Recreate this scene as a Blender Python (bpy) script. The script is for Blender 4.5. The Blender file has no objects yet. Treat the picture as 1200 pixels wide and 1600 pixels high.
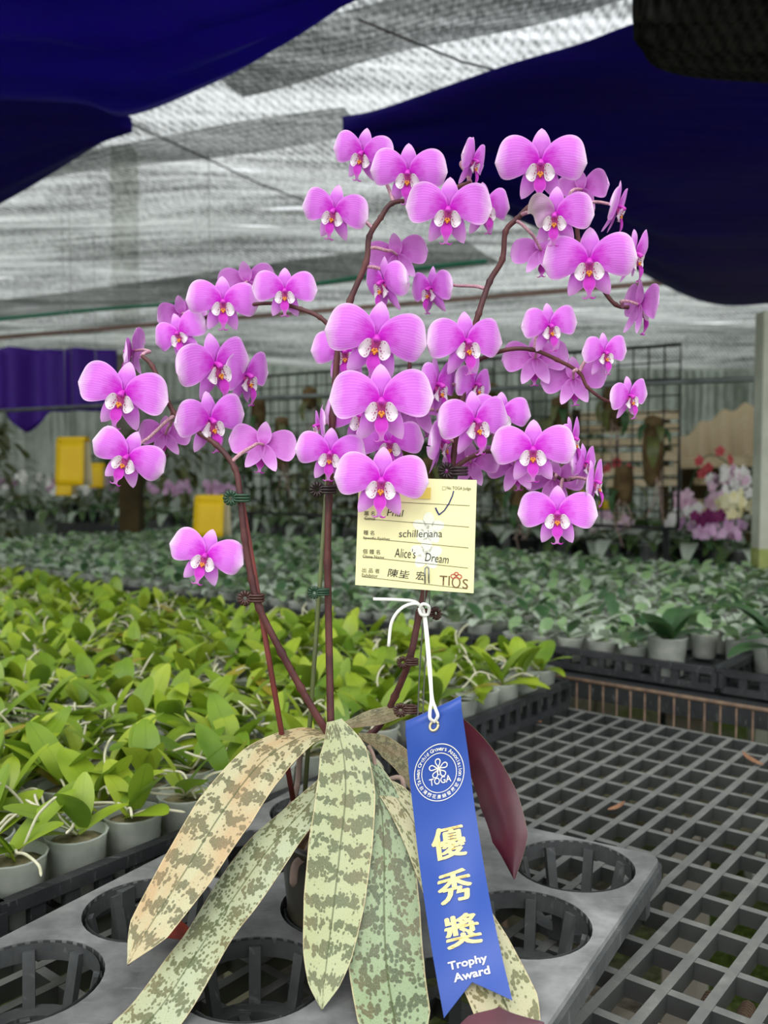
import bpy, bmesh, math, random
from mathutils import Vector, Matrix
import numpy as np
random.seed(7)
S = bpy.context.scene
COL = S.collection
PI = math.pi

# ------------------------------------------------------------------ camera, world, exposure
FPX, PITCH, CZ = 1400.0, 0.0493, 1.15          # focal length in px of a 1200x1600 frame, downward pitch, lens height
cam_d = bpy.data.cameras.new('camera'); cam = bpy.data.objects.new('camera', cam_d); COL.objects.link(cam)
cam_d.sensor_fit = 'HORIZONTAL'; cam_d.sensor_width = 36.0; cam_d.lens = FPX/1200*36.0
cam_d.clip_start = 0.02; cam_d.clip_end = 200
cam.location = (0, 0, CZ); cam.rotation_euler = (PI/2 - PITCH, 0, 0)
cam_d.dof.use_dof = True; cam_d.dof.focus_distance = 0.57; cam_d.dof.aperture_fstop = 13.0
S.camera = cam
w = bpy.data.worlds.new('overcast_sky'); S.world = w; w.use_nodes = True
bg = w.node_tree.nodes['Background']; bg.inputs[0].default_value = (0.93, 0.97, 1.0, 1); bg.inputs[1].default_value = 1.25
sun_d = bpy.data.lights.new('sun', 'SUN'); sun = bpy.data.objects.new('sun', sun_d); COL.objects.link(sun)
sun_d.energy = 1.1; sun_d.angle = math.radians(40); sun_d.color = (1, .98, .94)
sun.rotation_euler = (math.radians(38), math.radians(-12), 0)
S.view_settings.view_transform = 'Standard'; S.view_settings.look = 'None'
S.view_settings.exposure = 0.38; S.view_settings.gamma = 1; S.view_settings.use_curve_mapping = False
S.cycles.use_denoising = True
S.cycles.transparent_max_bounces = 12; S.cycles.max_bounces = 8

# ------------------------------------------------------------------ helpers
def P(px, py, D):
    a = (px-600)/FPX; b = (py-800)/FPX
    d = Vector((a, math.cos(PITCH)-b*math.sin(PITCH), -math.sin(PITCH)-b*math.cos(PITCH)))
    d = d/d.y*D
    return Vector((d.x, d.y, d.z+CZ))
def PZ(px, py, z):
    q = P(px, py, 1.0); t = (z-CZ)/(q.z-CZ)
    return Vector((q.x*t, t, z))
def to_px(v):
    x, y, z = v[0], v[1], v[2]-CZ
    fw = y*math.cos(PITCH)-z*math.sin(PITCH); dn = -y*math.sin(PITCH)-z*math.cos(PITCH)
    if fw < .05: return (-9999, -9999)
    return (600+FPX*x/fw, 800+FPX*dn/fw)
def in_frame(v, m=60):
    x, y = to_px(v); return -m < x < 1200+m and -m < y < 1600+m
def lin(c):
    f = lambda v: v/12.92 if v <= .04045 else ((v+.055)/1.055)**2.4
    return tuple(f(x/255.0) for x in c)+(1.0,)
def srgb(r, g, b): return lin((r, g, b))

class MB:
    """verts, faces, uv per vertex, material index per face"""
    def __init__(s): s.v, s.f, s.uv, s.m = [], [], [], []
    def add(s, v, f, uv=None, m=0):
        o = len(s.v); s.v += [tuple(x) for x in v]
        s.uv += list(uv) if uv else [(0, 0)]*len(v)
        s.f += [tuple(i+o for i in q) for q in f]; s.m += [m]*len(f)
        return s
    def merge(s, t, M=None, m=None):
        v = [M @ Vector(x) for x in t.v] if M is not None else t.v
        o = len(s.v); s.v += [tuple(x) for x in v]; s.uv += t.uv
        s.f += [tuple(i+o for i in q) for q in t.f]; s.m += t.m if m is None else [m]*len(t.f)
        return s
    def tube(s, pts, r, n=8, m=0, cap=True):
        pts = [Vector(p) for p in pts]; N = len(pts)
        rs = r if isinstance(r, (list, tuple)) else [r]*N
        v, f, uv = [], [], []; up = None
        for i, p in enumerate(pts):
            t = (pts[min(i+1, N-1)]-pts[max(i-1, 0)])
            t = t.normalized() if t.length > 1e-9 else Vector((0, 0, 1))
            if up is None:
                up = Vector((0, 0, 1)) if abs(t.z) < .9 else Vector((1, 0, 0))
            x = up - t*up.dot(t); x = x.normalized() if x.length > 1e-6 else t.orthogonal().normalized()
            up = x; y = t.cross(x)
            for k in range(n):
                a = 2*PI*k/n; v.append(p+(x*math.cos(a)+y*math.sin(a))*rs[i]); uv.append((k/n, i/max(N-1, 1)))
        for i in range(N-1):
            for k in range(n):
                k2 = (k+1) % n; f.append((i*n+k, i*n+k2, (i+1)*n+k2, (i+1)*n+k))
        if cap: f.append(tuple(range(n-1, -1, -1))); f.append(tuple((N-1)*n+k for k in range(n)))
        return s.add(v, f, uv, m)
    def box(s, c, size, R=None, m=0):
        c = Vector(c); h = [x/2 for x in size]
        v = []
        for sx in (-1, 1):
            for sy in (-1, 1):
                for sz in (-1, 1):
                    q = Vector((sx*h[0], sy*h[1], sz*h[2])); v.append(c+(R @ q if R else q))
        return s.add(v, [(0, 1, 3, 2), (4, 6, 7, 5), (0, 4, 5, 1), (2, 3, 7, 6), (0, 2, 6, 4), (1, 5, 7, 3)], None, m)
    def bar(s, a, b, wd, ht, m=0):
        a, b = Vector(a), Vector(b); d = b-a; ang = math.atan2(d.y, d.x)
        el = math.atan2(d.z, math.hypot(d.x, d.y))
        R = Matrix.Rotation(ang, 3, 'Z') @ Matrix.Rotation(-el, 3, 'Y')
        return s.box((a+b)/2, (d.length, wd, ht), R, m)
    def lathe(s, prof, n=20, m=0, c=(0, 0, 0)):
        v, f, uv = [], [], []
        for i, (r, z) in enumerate(prof):
            for k in range(n):
                a = 2*PI*k/n; v.append((c[0]+r*math.cos(a), c[1]+r*math.sin(a), c[2]+z)); uv.append((k/n, i/(len(prof)-1)))
        for i in range(len(prof)-1):
            for k in range(n):
                k2 = (k+1) % n; f.append((i*n+k, i*n+k2, (i+1)*n+k2, (i+1)*n+k))
        return s.add(v, f, uv, m)
    def grid(s, fn, nu, nv, m=0, u0=0, u1=1, v0=-1, v1=1, flip=False):
        v, f, uv = [], [], []
        for i in range(nu+1):
            for j in range(nv+1):
                a = u0+(u1-u0)*i/nu; b = v0+(v1-v0)*j/nv
                v.append(fn(a, b)); uv.append((a, b*.5+.5))
        for i in range(nu):
            for j in range(nv):
                q = (i*(nv+1)+j, (i+1)*(nv+1)+j, (i+1)*(nv+1)+j+1, i*(nv+1)+j+1)
                f.append(q[::-1] if flip else q)
        return s.add(v, f, uv, m)
    def mesh(s, name, mats, smooth=True):
        me = bpy.data.meshes.new(name); me.from_pydata(s.v, [], s.f)
        ul = me.uv_layers.new(name='UVMap')
        li = np.empty(len(me.loops), dtype=np.int32); me.loops.foreach_get('vertex_index', li)
        ul.data.foreach_set('uv', np.array(s.uv, dtype=np.float32)[li].ravel())
        for m in (mats if isinstance(mats, (list, tuple)) else [mats]): me.materials.append(m)
        me.polygons.foreach_set('material_index', np.array(s.m, dtype=np.int32))
        me.polygons.foreach_set('use_smooth', [smooth]*len(s.f))
        me.update(); return me

def link(name, me, parent=None, loc=(0, 0, 0), rot=(0, 0, 0)):
    o = bpy.data.objects.new(name, me); COL.objects.link(o)
    o.location = loc; o.rotation_euler = rot
    if parent is not None: o.parent = parent
    return o
def tag(o, label=None, cat=None, group=None, kind=None):
    if label: o['label'] = label
    if cat: o['category'] = cat
    if group: o['group'] = group
    if kind: o['kind'] = kind
    return o
def thing(name, label, cat, loc=(0, 0, 0), rotz=0, group=None):
    o = bpy.data.objects.new(name, None); COL.objects.link(o); o.empty_display_size = .02
    o.location = loc; o.rotation_euler = (0, 0, rotz)
    return tag(o, label, cat, group)
def copy_tree(o, parent=None):
    c = o.copy(); COL.objects.link(c)
    if parent is not None: c.parent = parent
    for ch in list(o.children): copy_tree(ch, c)
    return c
def smooth_path(pts, k=6):
    """Catmull-Rom through points"""
    pts = [Vector(p) for p in pts]
    q = [pts[0]*2-pts[1]]+pts+[pts[-1]*2-pts[-2]]; out = []
    for i in range(1, len(q)-2):
        for j in range(k):
            t = j/k; a, b, c, d = q[i-1], q[i], q[i+1], q[i+2]
            out.append(.5*((2*b)+(c-a)*t+(2*a-5*b+4*c-d)*t*t+(3*b-a-3*c+d)*t**3))
    out.append(pts[-1]); return out
def interp(xs, ys, x):
    return float(np.interp(x, xs, ys))

# ------------------------------------------------------------------ materials
class NT:
    def __init__(s, name):
        s.mat = bpy.data.materials.new(name); s.mat.use_nodes = True
        s.t = s.mat.node_tree; s.t.nodes.clear(); s.out = s.n('ShaderNodeOutputMaterial')
    def n(s, kind, **kw):
        o = s.t.nodes.new(kind)
        for k, v in kw.items(): setattr(o, k, v)
        return o
    def l(s, a, b): s.t.links.new(a, b)
    def tc(s, which='Object'): return s.n('ShaderNodeTexCoord').outputs[which]
    def mapping(s, src, scale=(1, 1, 1), rot=(0, 0, 0), loc=(0, 0, 0)):
        m = s.n('ShaderNodeMapping'); m.inputs['Scale'].default_value = scale; m.inputs['Rotation'].default_value = rot; m.inputs['Location'].default_value = loc
        s.l(src, m.inputs['Vector']); return m.outputs[0]
    def noise(s, vec, scale, detail=3, rough=.5, dist=0):
        o = s.n('ShaderNodeTexNoise'); o.inputs['Scale'].default_value = scale; o.inputs['Detail'].default_value = detail
        o.inputs['Roughness'].default_value = rough; o.inputs['Distortion'].default_value = dist
        if vec is not None: s.l(vec, o.inputs['Vector'])
        return o.outputs['Fac']
    def ramp(s, fac, stops, interp='LINEAR'):
        r = s.n('ShaderNodeValToRGB'); e = r.color_ramp; e.interpolation = interp
        while len(e.elements) < len(stops): e.elements.new(.5)
        for el, (p, c) in zip(e.elements, stops): el.position = p; el.color = c
        s.l(fac, r.inputs[0]); return r.outputs[0]
    def mix(s, fac, a, b, blend='MIX'):
        m = s.n('ShaderNodeMix', data_type='RGBA', blend_type=blend)
        for k, x in ((0, fac), (6, a), (7, b)):
            if isinstance(x, (int, float)): m.inputs[k].default_value = x
            elif isinstance(x, tuple): m.inputs[k].default_value = x
            else: s.l(x, m.inputs[k])
        return m.outputs[2]
    def math(s, op, a, b=None, clamp=False):
        m = s.n('ShaderNodeMath', operation=op, use_clamp=clamp)
        for k, x in ((0, a), (1, b)):
            if x is None: continue
            if isinstance(x, (int, float)): m.inputs[k].default_value = x
            else: s.l(x, m.inputs[k])
        return m.outputs[0]
    def sep(s, vec):
        o = s.n('ShaderNodeSeparateXYZ'); s.l(vec, o.inputs[0]); return o.outputs
    def bump(s, h, strength=.3, dist=.002):
        b = s.n('ShaderNodeBump'); b.inputs['Strength'].default_value = strength; b.inputs['Distance'].default_value = dist
        s.l(h, b.inputs['Height']); return b.outputs[0]
    def pbsdf(s, col, rough=.5, spec=.5, metal=0, normal=None, sheen=0, sss=0):
        b = s.n('ShaderNodeBsdfPrincipled')
        if isinstance(col, tuple): b.inputs['Base Color'].default_value = col
        else: s.l(col, b.inputs['Base Color'])
        if isinstance(rough, (int, float)): b.inputs['Roughness'].default_value = rough
        else: s.l(rough, b.inputs['Roughness'])
        b.inputs['Specular IOR Level'].default_value = spec; b.inputs['Metallic'].default_value = metal
        if normal is not None: s.l(normal, b.inputs['Normal'])
        if sheen: b.inputs['Sheen Weight'].default_value = sheen
        return b.outputs[0]
    def transl(s, col):
        b = s.n('ShaderNodeBsdfTranslucent')
        if isinstance(col, tuple): b.inputs[0].default_value = col
        else: s.l(col, b.inputs[0])
        return b.outputs[0]
    def transp(s, col=(1, 1, 1, 1)):
        b = s.n('ShaderNodeBsdfTransparent'); b.inputs[0].default_value = col; return b.outputs[0]
    def mixs(s, fac, a, b):
        m = s.n('ShaderNodeMixShader')
        if isinstance(fac, (int, float)): m.inputs[0].default_value = fac
        else: s.l(fac, m.inputs[0])
        s.l(a, m.inputs[1]); s.l(b, m.inputs[2]); return m.outputs[0]
    def done(s, sh): s.l(sh, s.out.inputs[0]); return s.mat

def plain(name, c, rough=.5, spec=.5, metal=0, c2=None, scale=20, bump=0, transl=0, coord='Object', detail=4):
    t = NT(name); col = srgb(*c); nrm = None
    if c2 or bump:
        nz = t.noise(t.tc(coord), scale, detail)
        if c2: col = t.ramp(nz, [(.35, srgb(*c)), (.65, srgb(*c2))])
        if bump: nrm = t.bump(nz, bump, .004)
    sh = t.pbsdf(col, rough, spec, metal, nrm)
    if transl: sh = t.mixs(transl, sh, t.transl(col))
    return t.done(sh)

def petal_mat(name, deep, mid, pale, transl=.35, veins=.35):
    t = NT(name); uv = t.tc('UV'); x, y, _ = t.sep(uv)
    v = t.math('ABSOLUTE', t.math('SUBTRACT', y, .5))                    # 0 at midline .. 0.5 at margin
    edge = t.math('MAXIMUM', t.math('MULTIPLY', t.math('POWER', t.math('MULTIPLY', v, 2.0), 5.0), .8), t.math('POWER', x, 2.6))
    fac = t.math('ADD', t.math('MULTIPLY', x, .5), t.math('MULTIPLY', edge, .5))
    nz = t.noise(t.mapping(uv, (3, 3, 3)), 3, 2)
    fac = t.math('ADD', fac, t.math('MULTIPLY', t.math('SUBTRACT', nz, .5), .16))
    col = t.ramp(fac, [(.03, deep), (.20, mid), (.38, mid), (.78, pale)])
    # branching veins running from claw to margin
    wv = t.n('ShaderNodeTexWave', wave_type='BANDS', bands_direction='Y'); wv.inputs['Scale'].default_value = 5.2
    wv.inputs['Distortion'].default_value = 2.4; wv.inputs['Detail'].default_value = 3; wv.inputs['Detail Scale'].default_value = 2.2
    t.l(uv, wv.inputs['Vector'])
    vn = t.ramp(wv.outputs['Fac'], [(.0, (1, 1, 1, 1)), (.22, (0, 0, 0, 1))])
    k = t.math('MULTIPLY', t.math('MULTIPLY', vn, veins), t.math('SUBTRACT', 1.0, t.math('MULTIPLY', fac, .85)), True)
    col = t.mix(k, col, deep)
    nb = t.bump(wv.outputs['Fac'], .12, .0006)
    sh = t.pbsdf(col, .55, .25, 0, nb, sheen=.15)
    return t.done(t.mixs(transl, sh, t.transl(col)))

M = {}
M['petal'] = petal_mat('petal_front', srgb(218, 30, 216), srgb(241, 134, 250), srgb(255, 226, 255), .2, .3)
M['sepal'] = petal_mat('sepal_front', srgb(212, 56, 214), srgb(232, 124, 242), srgb(247, 188, 251), .2, .3)
M['petal_back'] = petal_mat('petal_reverse', srgb(196, 74, 190), srgb(220, 134, 222), srgb(240, 190, 242), .25, .28)
M['lip_white'] = plain('lip_white', (246, 236, 242), .45, .4, c2=(252, 240, 248), scale=60, transl=.25)
def spotted():
    t = NT('lip_spotted'); uv = t.tc('UV'); v = t.n('ShaderNodeTexVoronoi'); v.inputs['Scale'].default_value = 7
    t.l(uv, v.inputs['Vector']); x, y, _ = t.sep(uv)
    spots = t.ramp(v.outputs['Distance'], [(.22, (1, 1, 1, 1)), (.3, (0, 0, 0, 1))])
    k = t.math('MULTIPLY', spots, t.ramp(x, [(.35, (1, 1, 1, 1)), (.6, (0, 0, 0, 1))]))
    col = t.mix(k, srgb(247, 236, 243), srgb(150, 22, 60))
    return t.done(t.mixs(.22, t.pbsdf(col, .45, .4), t.transl(col)))
M['lip_spot'] = spotted()
M['lip_mid'] = petal_mat('lip_midlobe', srgb(214, 40, 200), srgb(222, 70, 214), srgb(240, 170, 238), .3, .5)
M['throat'] = plain('lip_throat', (140, 18, 92), .45, .4, c2=(196, 60, 150), scale=300)
M['callus'] = plain('lip_callus', (232, 160, 40), .4, .5, c2=(214, 110, 36), scale=260)
M['column'] = plain('column_magenta', (205, 36, 190), .4, .4, c2=(222, 84, 208), scale=120, transl=.15)
M['pedicel'] = plain('pedicel', (168, 104, 120), .5, .4, c2=(214, 178, 186), scale=60)
M['spike'] = plain('spike_bark', (74, 40, 42), .5, .4, c2=(100, 56, 52), scale=70)
M['stake_green'] = plain('stake_green', (116, 128, 76), .55, .4, c2=(98, 104, 70), scale=40)
M['stake_red'] = plain('stake_redbrown', (128, 58, 52), .55, .4, c2=(104, 48, 44), scale=50)
M['wire'] = plain('steel_wire', (150, 152, 150), .3, .5, .8)
M['clip_dark'] = plain('clip_dark', (44, 30, 30), .35, .5)
M['clip_brown'] = plain('clip_brown', (70, 40, 34), .35, .5)
M['clip_green'] = plain('clip_green', (38, 70, 48), .35, .5)

def leaf_mat(name, dark, light, tint, tintamt, bands=.5, sx=13, sy=3.4, thr=.5):
    sx *= 1.7; sy *= 1.55; thr -= .12; bands *= .8
    light = tuple(c*.86 for c in light[:3])+(1,); dark = tuple(c*.62 for c in dark[:3])+(1,)
    """mottled leaf: dark blotches in transverse bands on a silvery ground; u runs base to tip"""
    t = NT(name); uv = t.tc('UV')
    mp = t.mapping(uv, (sx, sy, 1))
    nz = t.noise(mp, 1.0, 2, .5, .3)
    vo = t.n('ShaderNodeTexVoronoi'); vo.inputs['Scale'].default_value = 3.0; t.l(mp, vo.inputs['Vector'])
    x, y, _ = t.sep(uv)
    wv = t.n('ShaderNodeTexWave', wave_type='BANDS', bands_direction='X'); wv.inputs['Scale'].default_value = 3.0
    wv.inputs['Distortion'].default_value = 4.5; wv.inputs['Detail'].default_value = 2; wv.inputs['Detail Scale'].default_value = 1.2
    t.l(t.mapping(uv, (1.2, .55, 1)), wv.inputs['Vector'])
    blob = t.math('SUBTRACT', .62, vo.outputs['Distance'])
    a = t.math('ADD', t.math('MULTIPLY', blob, 1.0), t.math('MULTIPLY', t.math('SUBTRACT', nz, .5), 1.5))
    a = t.math('ADD', a, t.math('MULTIPLY', t.math('SUBTRACT', wv.outputs['Fac'], .5), bands))
    k = t.ramp(a, [(max(thr-.27, 0), (0, 0, 0, 1)), (thr-.17, (1, 1, 1, 1))])
    big = t.noise(t.mapping(uv, (2.2, 1.2, 1)), 1.3, 2)
    ground = t.mix(t.math('MULTIPLY', t.ramp(big, [(.4, (0, 0, 0, 1)), (.62, (1, 1, 1, 1))]), tintamt), light, tint)
    drk = t.mix(t.math('MULTIPLY', t.ramp(big, [(.4, (0, 0, 0, 1)), (.62, (1, 1, 1, 1))]), tintamt*.8), dark, srgb(138, 100, 56))
    col = t.mix(t.math('MULTIPLY', k, .96), ground, drk)
    fine = t.noise(t.mapping(uv, (60, 30, 1)), 3, 3)
    col = t.mix(.18, col, t.ramp(fine, [(.3, srgb(70, 82, 48)), (.7, srgb(226, 230, 196))]))
    v = t.math('ABSOLUTE', t.math('SUBTRACT', y, .5))
    rib = t.ramp(v, [(.008, (1, 1, 1, 1)), (.02, (0, 0, 0, 1))])
    col = t.mix(t.math('MULTIPLY', rib, .75), col, srgb(74, 84, 44))
    rim = t.ramp(v, [(.475, (0, 0, 0, 1)), (.49, (1, 1, 1, 1))])
    col = t.mix(t.math('MULTIPLY', rim, .55), col, srgb(214, 196, 150))
    st = t.n('ShaderNodeTexWave', wave_type='BANDS', bands_direction='Y'); st.inputs['Scale'].default_value = 14; st.inputs['Distortion'].default_value = .6
    t.l(uv, st.inputs['Vector'])
    nb = t.bump(st.outputs['Fac'], .12, .0008)
    return t.done(t.mixs(.1, t.pbsdf(col, .42, .4, 0, nb), t.transl(col)))
M['leaf_a'] = leaf_mat('leaf_bronzed', srgb(110, 104, 56), srgb(204, 196, 152), srgb(192, 146, 96), .75, .75, thr=.52)
M['leaf_b'] = leaf_mat('leaf_silver', srgb(96, 108, 58), srgb(188, 196, 158), srgb(170, 168, 120), .4, .45, 16, 3.4, .5)
M['leaf_c'] = leaf_mat('leaf_green', srgb(92, 106, 56), srgb(188, 194, 146), srgb(166, 168, 108), .35, .85, 13, 3.6, .5)
M['leaf_d'] = leaf_mat('leaf_jade', srgb(72, 92, 54), srgb(156, 176, 134), srgb(136, 160, 108), .35, .35, 12, 3.6, .47)
M['leaf_e'] = leaf_mat('leaf_cream', srgb(128, 128, 74), srgb(206, 204, 158), srgb(206, 176, 152), .45, .3, 12, 3.6, .55)
M['leaf_f'] = leaf_mat('leaf_dusky', srgb(92, 84, 50), srgb(150, 140, 100), srgb(122, 84, 66), .6, .4, 16, 4, .45)
M['leaf_under'] = plain('leaf_underside', (84, 28, 44), .35, .5, c2=(66, 24, 36), scale=30)
M['root'] = plain('root_velamen', (212, 206, 182), .7, .3, c2=(186, 186, 150), scale=80)
M['root_grey'] = plain('root_old', (176, 152, 138), .7, .3, c2=(140, 120, 108), scale=80)
M['pot_dark'] = plain('pot_dark_plastic', (50, 46, 38), .3, .5, c2=(74, 70, 56), scale=30)
M['bark'] = plain('bark_mix', (60, 44, 30), .9, .2, c2=(104, 78, 52), scale=120, bump=.6)

def tray_mat(name, a, b, c, sc=40, rough=.55):
    t = NT(name); o = t.tc('Object')
    n1 = t.noise(o, 9, 5, .65, .4); n2 = t.noise(o, sc, 4, .6); n3 = t.noise(t.mapping(o, (20, 160, 20), (0, 0, .7)), 3, 3)
    col = t.ramp(n1, [(.3, srgb(*a)), (.55, srgb(*b)), (.75, srgb(*c))])
    col = t.mix(.25, col, t.ramp(n2, [(.35, srgb(*a)), (.7, srgb(*c))]))
    col = t.mix(t.math('MULTIPLY', t.ramp(n3, [(.62, (0, 0, 0, 1)), (.75, (1, 1, 1, 1))]), .25), col, srgb(168, 168, 164))
    return t.done(t.pbsdf(col, rough, .45, 0, t.bump(n2, .25, .002)))
M['tray_grey'] = tray_mat('grey_plastic', (66, 67, 66), (112, 113, 111), (172, 173, 170))
M['tray_dark'] = tray_mat('basket_plastic', (50, 52, 52), (66, 68, 68), (96, 98, 96), 60)
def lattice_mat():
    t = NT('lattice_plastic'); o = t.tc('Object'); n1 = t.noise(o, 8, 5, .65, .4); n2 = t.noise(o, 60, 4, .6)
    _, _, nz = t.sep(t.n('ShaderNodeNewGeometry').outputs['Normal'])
    lit_top = t.ramp(t.math('ADD', t.math('MULTIPLY', n1, .6), t.math('MULTIPLY', n2, .4)), [(.35, srgb(88, 90, 86)), (.55, srgb(112, 113, 108)), (.72, srgb(142, 142, 134))])
    shaded_side = t.ramp(n1, [(.35, srgb(40, 42, 42)), (.7, srgb(64, 66, 64))])
    k = t.ramp(nz, [(.4, (0, 0, 0, 1)), (.7, (1, 1, 1, 1))])  # shade inside the cells painted on: side faces darker than upward faces
    return t.done(t.pbsdf(t.mix(k, shaded_side, lit_top), .6, .4, 0, t.bump(n2, .25, .002)))
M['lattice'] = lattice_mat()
M['black'] = tray_mat('black_plastic', (26, 28, 29), (38, 40, 42), (62, 64, 64), 40)
M['board'] = plain('fibre_board', (206, 198, 180), .9, .2, c2=(150, 142, 126), scale=14)
M['wood'] = plain('weathered_wood', (120, 118, 96), .9, .2, c2=(92, 88, 70), scale=12)
M['wood_dark'] = plain('dark_wood', (66, 56, 30), .85, .2, c2=(42, 34, 18), scale=8)
M['rust'] = plain('rusty_wire', (116, 96, 78), .8, .3, c2=(84, 68, 58), scale=60)
M['dry'] = plain('dry_leaf', (150, 112, 84), .8, .2, c2=(108, 76, 56), scale=60)
M['dry_red'] = plain('dry_red_leaf', (150, 52, 34), .6, .3, c2=(96, 34, 24), scale=40)
def cup_mat():
    t = NT('clear_cup'); o = t.tc('Object'); nz = t.noise(o, 45, 3)
    col = t.ramp(nz, [(.35, srgb(206, 212, 202)), (.7, srgb(236, 240, 232))])
    sh = t.mixs(.35, t.pbsdf(col, .18, .6), t.transl(col))
    return t.done(t.mixs(.42, sh, t.transp((.97, .98, .97, 1))))
M['cup'] = cup_mat()
M['moss'] = plain('potting_moss', (96, 90, 62), .95, .1, c2=(140, 132, 104), scale=90)
def sl(name, a, b, c):
    t = NT(name); uv = t.tc('UV'); x, y, _ = t.sep(uv)
    oi = t.n('ShaderNodeObjectInfo'); nz = t.noise(t.tc('Object'), 22, 2)
    base = t.ramp(nz, [(.3, srgb(*a)), (.7, srgb(*b))])
    base = t.mix(t.math('MULTIPLY', oi.outputs['Random'], .45), base, srgb(*c))
    v = t.math('ABSOLUTE', t.math('SUBTRACT', y, .5))
    rib = t.ramp(v, [(.01, (1, 1, 1, 1)), (.05, (0, 0, 0, 1))])
    base = t.mix(t.math('MULTIPLY', rib, .4), base, srgb(*a))
    return t.done(t.mixs(.3, t.pbsdf(base, .38, .45), t.transl(base)))
M['sl1'] = sl('seedling_leaf', (124, 156, 32), (166, 188, 54), (190, 200, 74))
M['sl2'] = sl('seedling_leaf_deep', (92, 128, 34), (134, 164, 46), (156, 176, 58))
M['sl3'] = sl('seedling_leaf_yellow', (158, 160, 46), (178, 150, 60), (150, 110, 60))
M['gl1'] = sl('young_leaf', (114, 150, 96), (156, 188, 130), (178, 202, 158))
M['gl2'] = sl('young_leaf_grey', (156, 174, 148), (196, 208, 188), (214, 222, 206))
M['gl3'] = sl('young_leaf_dark', (52, 84, 50), (78, 112, 66), (84, 120, 80))
M['bgleaf'] = sl('back_leaf', (56, 84, 44), (92, 122, 62), (112, 132, 84))
M['bgleaf2'] = sl('back_leaf_olive', (92, 98, 52), (128, 132, 78), (100, 110, 70))
for nm, c, c2 in (('lilac', (214, 160, 206), (236, 204, 230)), ('pinkb', (226, 184, 206), (244, 220, 232)), ('whiteb', (240, 238, 232), (250, 248, 244)), ('cream', (236, 226, 170), (248, 244, 214)), ('purpleb', (130, 44, 104), (160, 74, 130)), ('redb', (200, 70, 80), (220, 110, 110)), ('yellowb', (226, 196, 40), (240, 214, 70))):
    M[nm] = plain('blossom_'+nm, c, .6, .2, c2=c2, scale=40, transl=.3)
M['pot_grey'] = plain('pot_grey', (84, 88, 86), .5, .4, c2=(122, 126, 122), scale=30)
M['mount'] = plain('bark_mount', (74, 58, 38), .95, .1, c2=(110, 92, 62), scale=20)
M['yellow'] = plain('trap_yellow', (252, 208, 12), .45, .4, c2=(255, 216, 30), scale=12, transl=.2)
M['trap_edge'] = plain('trap_paper', (216, 206, 170), .7, .2)

def net_mat(name, tr, col_a, col_b, weave=220, bands=1.0, seamrot=.6, tr_far=None, worn=False):
    """knitted shade cloth: light comes through the gaps; double layers, dirt and worn strips vary the density"""
    t = NT(name); o = t.tc('Object')
    w1 = t.n('ShaderNodeTexWave', bands_direction='X'); w1.inputs['Scale'].default_value = weave/20; w1.inputs['Distortion'].default_value = 1.6; w1.inputs['Detail'].default_value = 2
    t.l(t.mapping(o, (1, 1, 1), (0, 0, seamrot)), w1.inputs['Vector'])
    big = t.noise(t.mapping(o, (.5, 2.2, 1), (0, 0, seamrot-.25)), 1.3, 5, .62, .6)
    streak = t.noise(t.mapping(o, (.8, 9, 1), (0, 0, seamrot-.5)), 1.2, 4, .6, .3)
    thin = t.noise(t.mapping(o, (1.2, 22, 1), (0, 0, seamrot-.42)), 1.6, 3, .6, .2)
    d = t.math('ADD', t.math('MULTIPLY', big, .42), t.math('ADD', t.math('MULTIPLY', streak, .36), t.math('ADD', t.math('MULTIPLY', thin, .26), t.math('MULTIPLY', w1.outputs['Fac'], .10))))
    mesh_ = t.noise(t.mapping(o, (60, 10, 1), (0, 0, seamrot+.3)), 2.0, 3, .7)
    d = t.math('ADD', d, t.math('MULTIPLY', t.math('SUBTRACT', mesh_, .5), .45))
    dens = t.ramp(d, [(.43, (0, 0, 0, 1)), (.68, (1, 1, 1, 1))])
    col = t.mix(dens, srgb(*col_a), srgb(*col_b))
    thread = t.mixs(.62, t.pbsdf(col, .8, .1), t.transl(col))
    k = t.math('SUBTRACT', 1.25, t.math('MULTIPLY', dens, bands))
    if tr_far is not None:                                  # far end made denser: dimming of a slanting view set by distance
        _, y, _ = t.sep(o)
        trv = t.n('ShaderNodeMapRange'); trv.inputs[1].default_value = 1.7; trv.inputs[2].default_value = 4.0; trv.inputs[3].default_value = tr; trv.inputs[4].default_value = tr_far
        t.l(y, trv.inputs[0]); tv = trv.outputs[0]
    else: tv = tr
    op = t.math('MULTIPLY', k, tv)
    if worn:
        slit = t.noise(t.mapping(o, (1.0, 7, 1), (0, 0, -.35)), .9, 2, .5)
        op = t.math('ADD', op, t.math('MULTIPLY', t.ramp(slit, [(.66, (0, 0, 0, 1)), (.72, (1, 1, 1, 1))]), .5))
    fac = t.math('SUBTRACT', 1.0, op, True)
    return t.done(t.mixs(fac, t.transp(), thread))
M['net'] = net_mat('shade_cloth', .60, (190, 194, 188), (62, 66, 62), tr_far=.10, worn=True)
M['net2'] = net_mat('shade_cloth_grey', .30, (150, 154, 150), (84, 88, 86), 260, 1.0, 2.0)
M['net_black'] = net_mat('shade_cloth_black', .07, (66, 66, 62), (24, 24, 22), 300, .9)
M['net_wall'] = net_mat('shade_cloth_wall', .03, (120, 128, 116), (58, 66, 54), 200, .9, 1.5)
def tarp(name, c, c2, tl=.55):
    t = NT(name); o = t.tc('Object'); nz = t.noise(t.mapping(o, (1, 6, 1), (0, 0, .5)), 2.2, 4, .6)
    col = t.ramp(nz, [(.3, srgb(*c)), (.75, srgb(*c2))])
    return t.done(t.mixs(tl, t.pbsdf(col, .5, .35, 0, t.bump(nz, .3, .02)), t.transl(col)))
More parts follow.
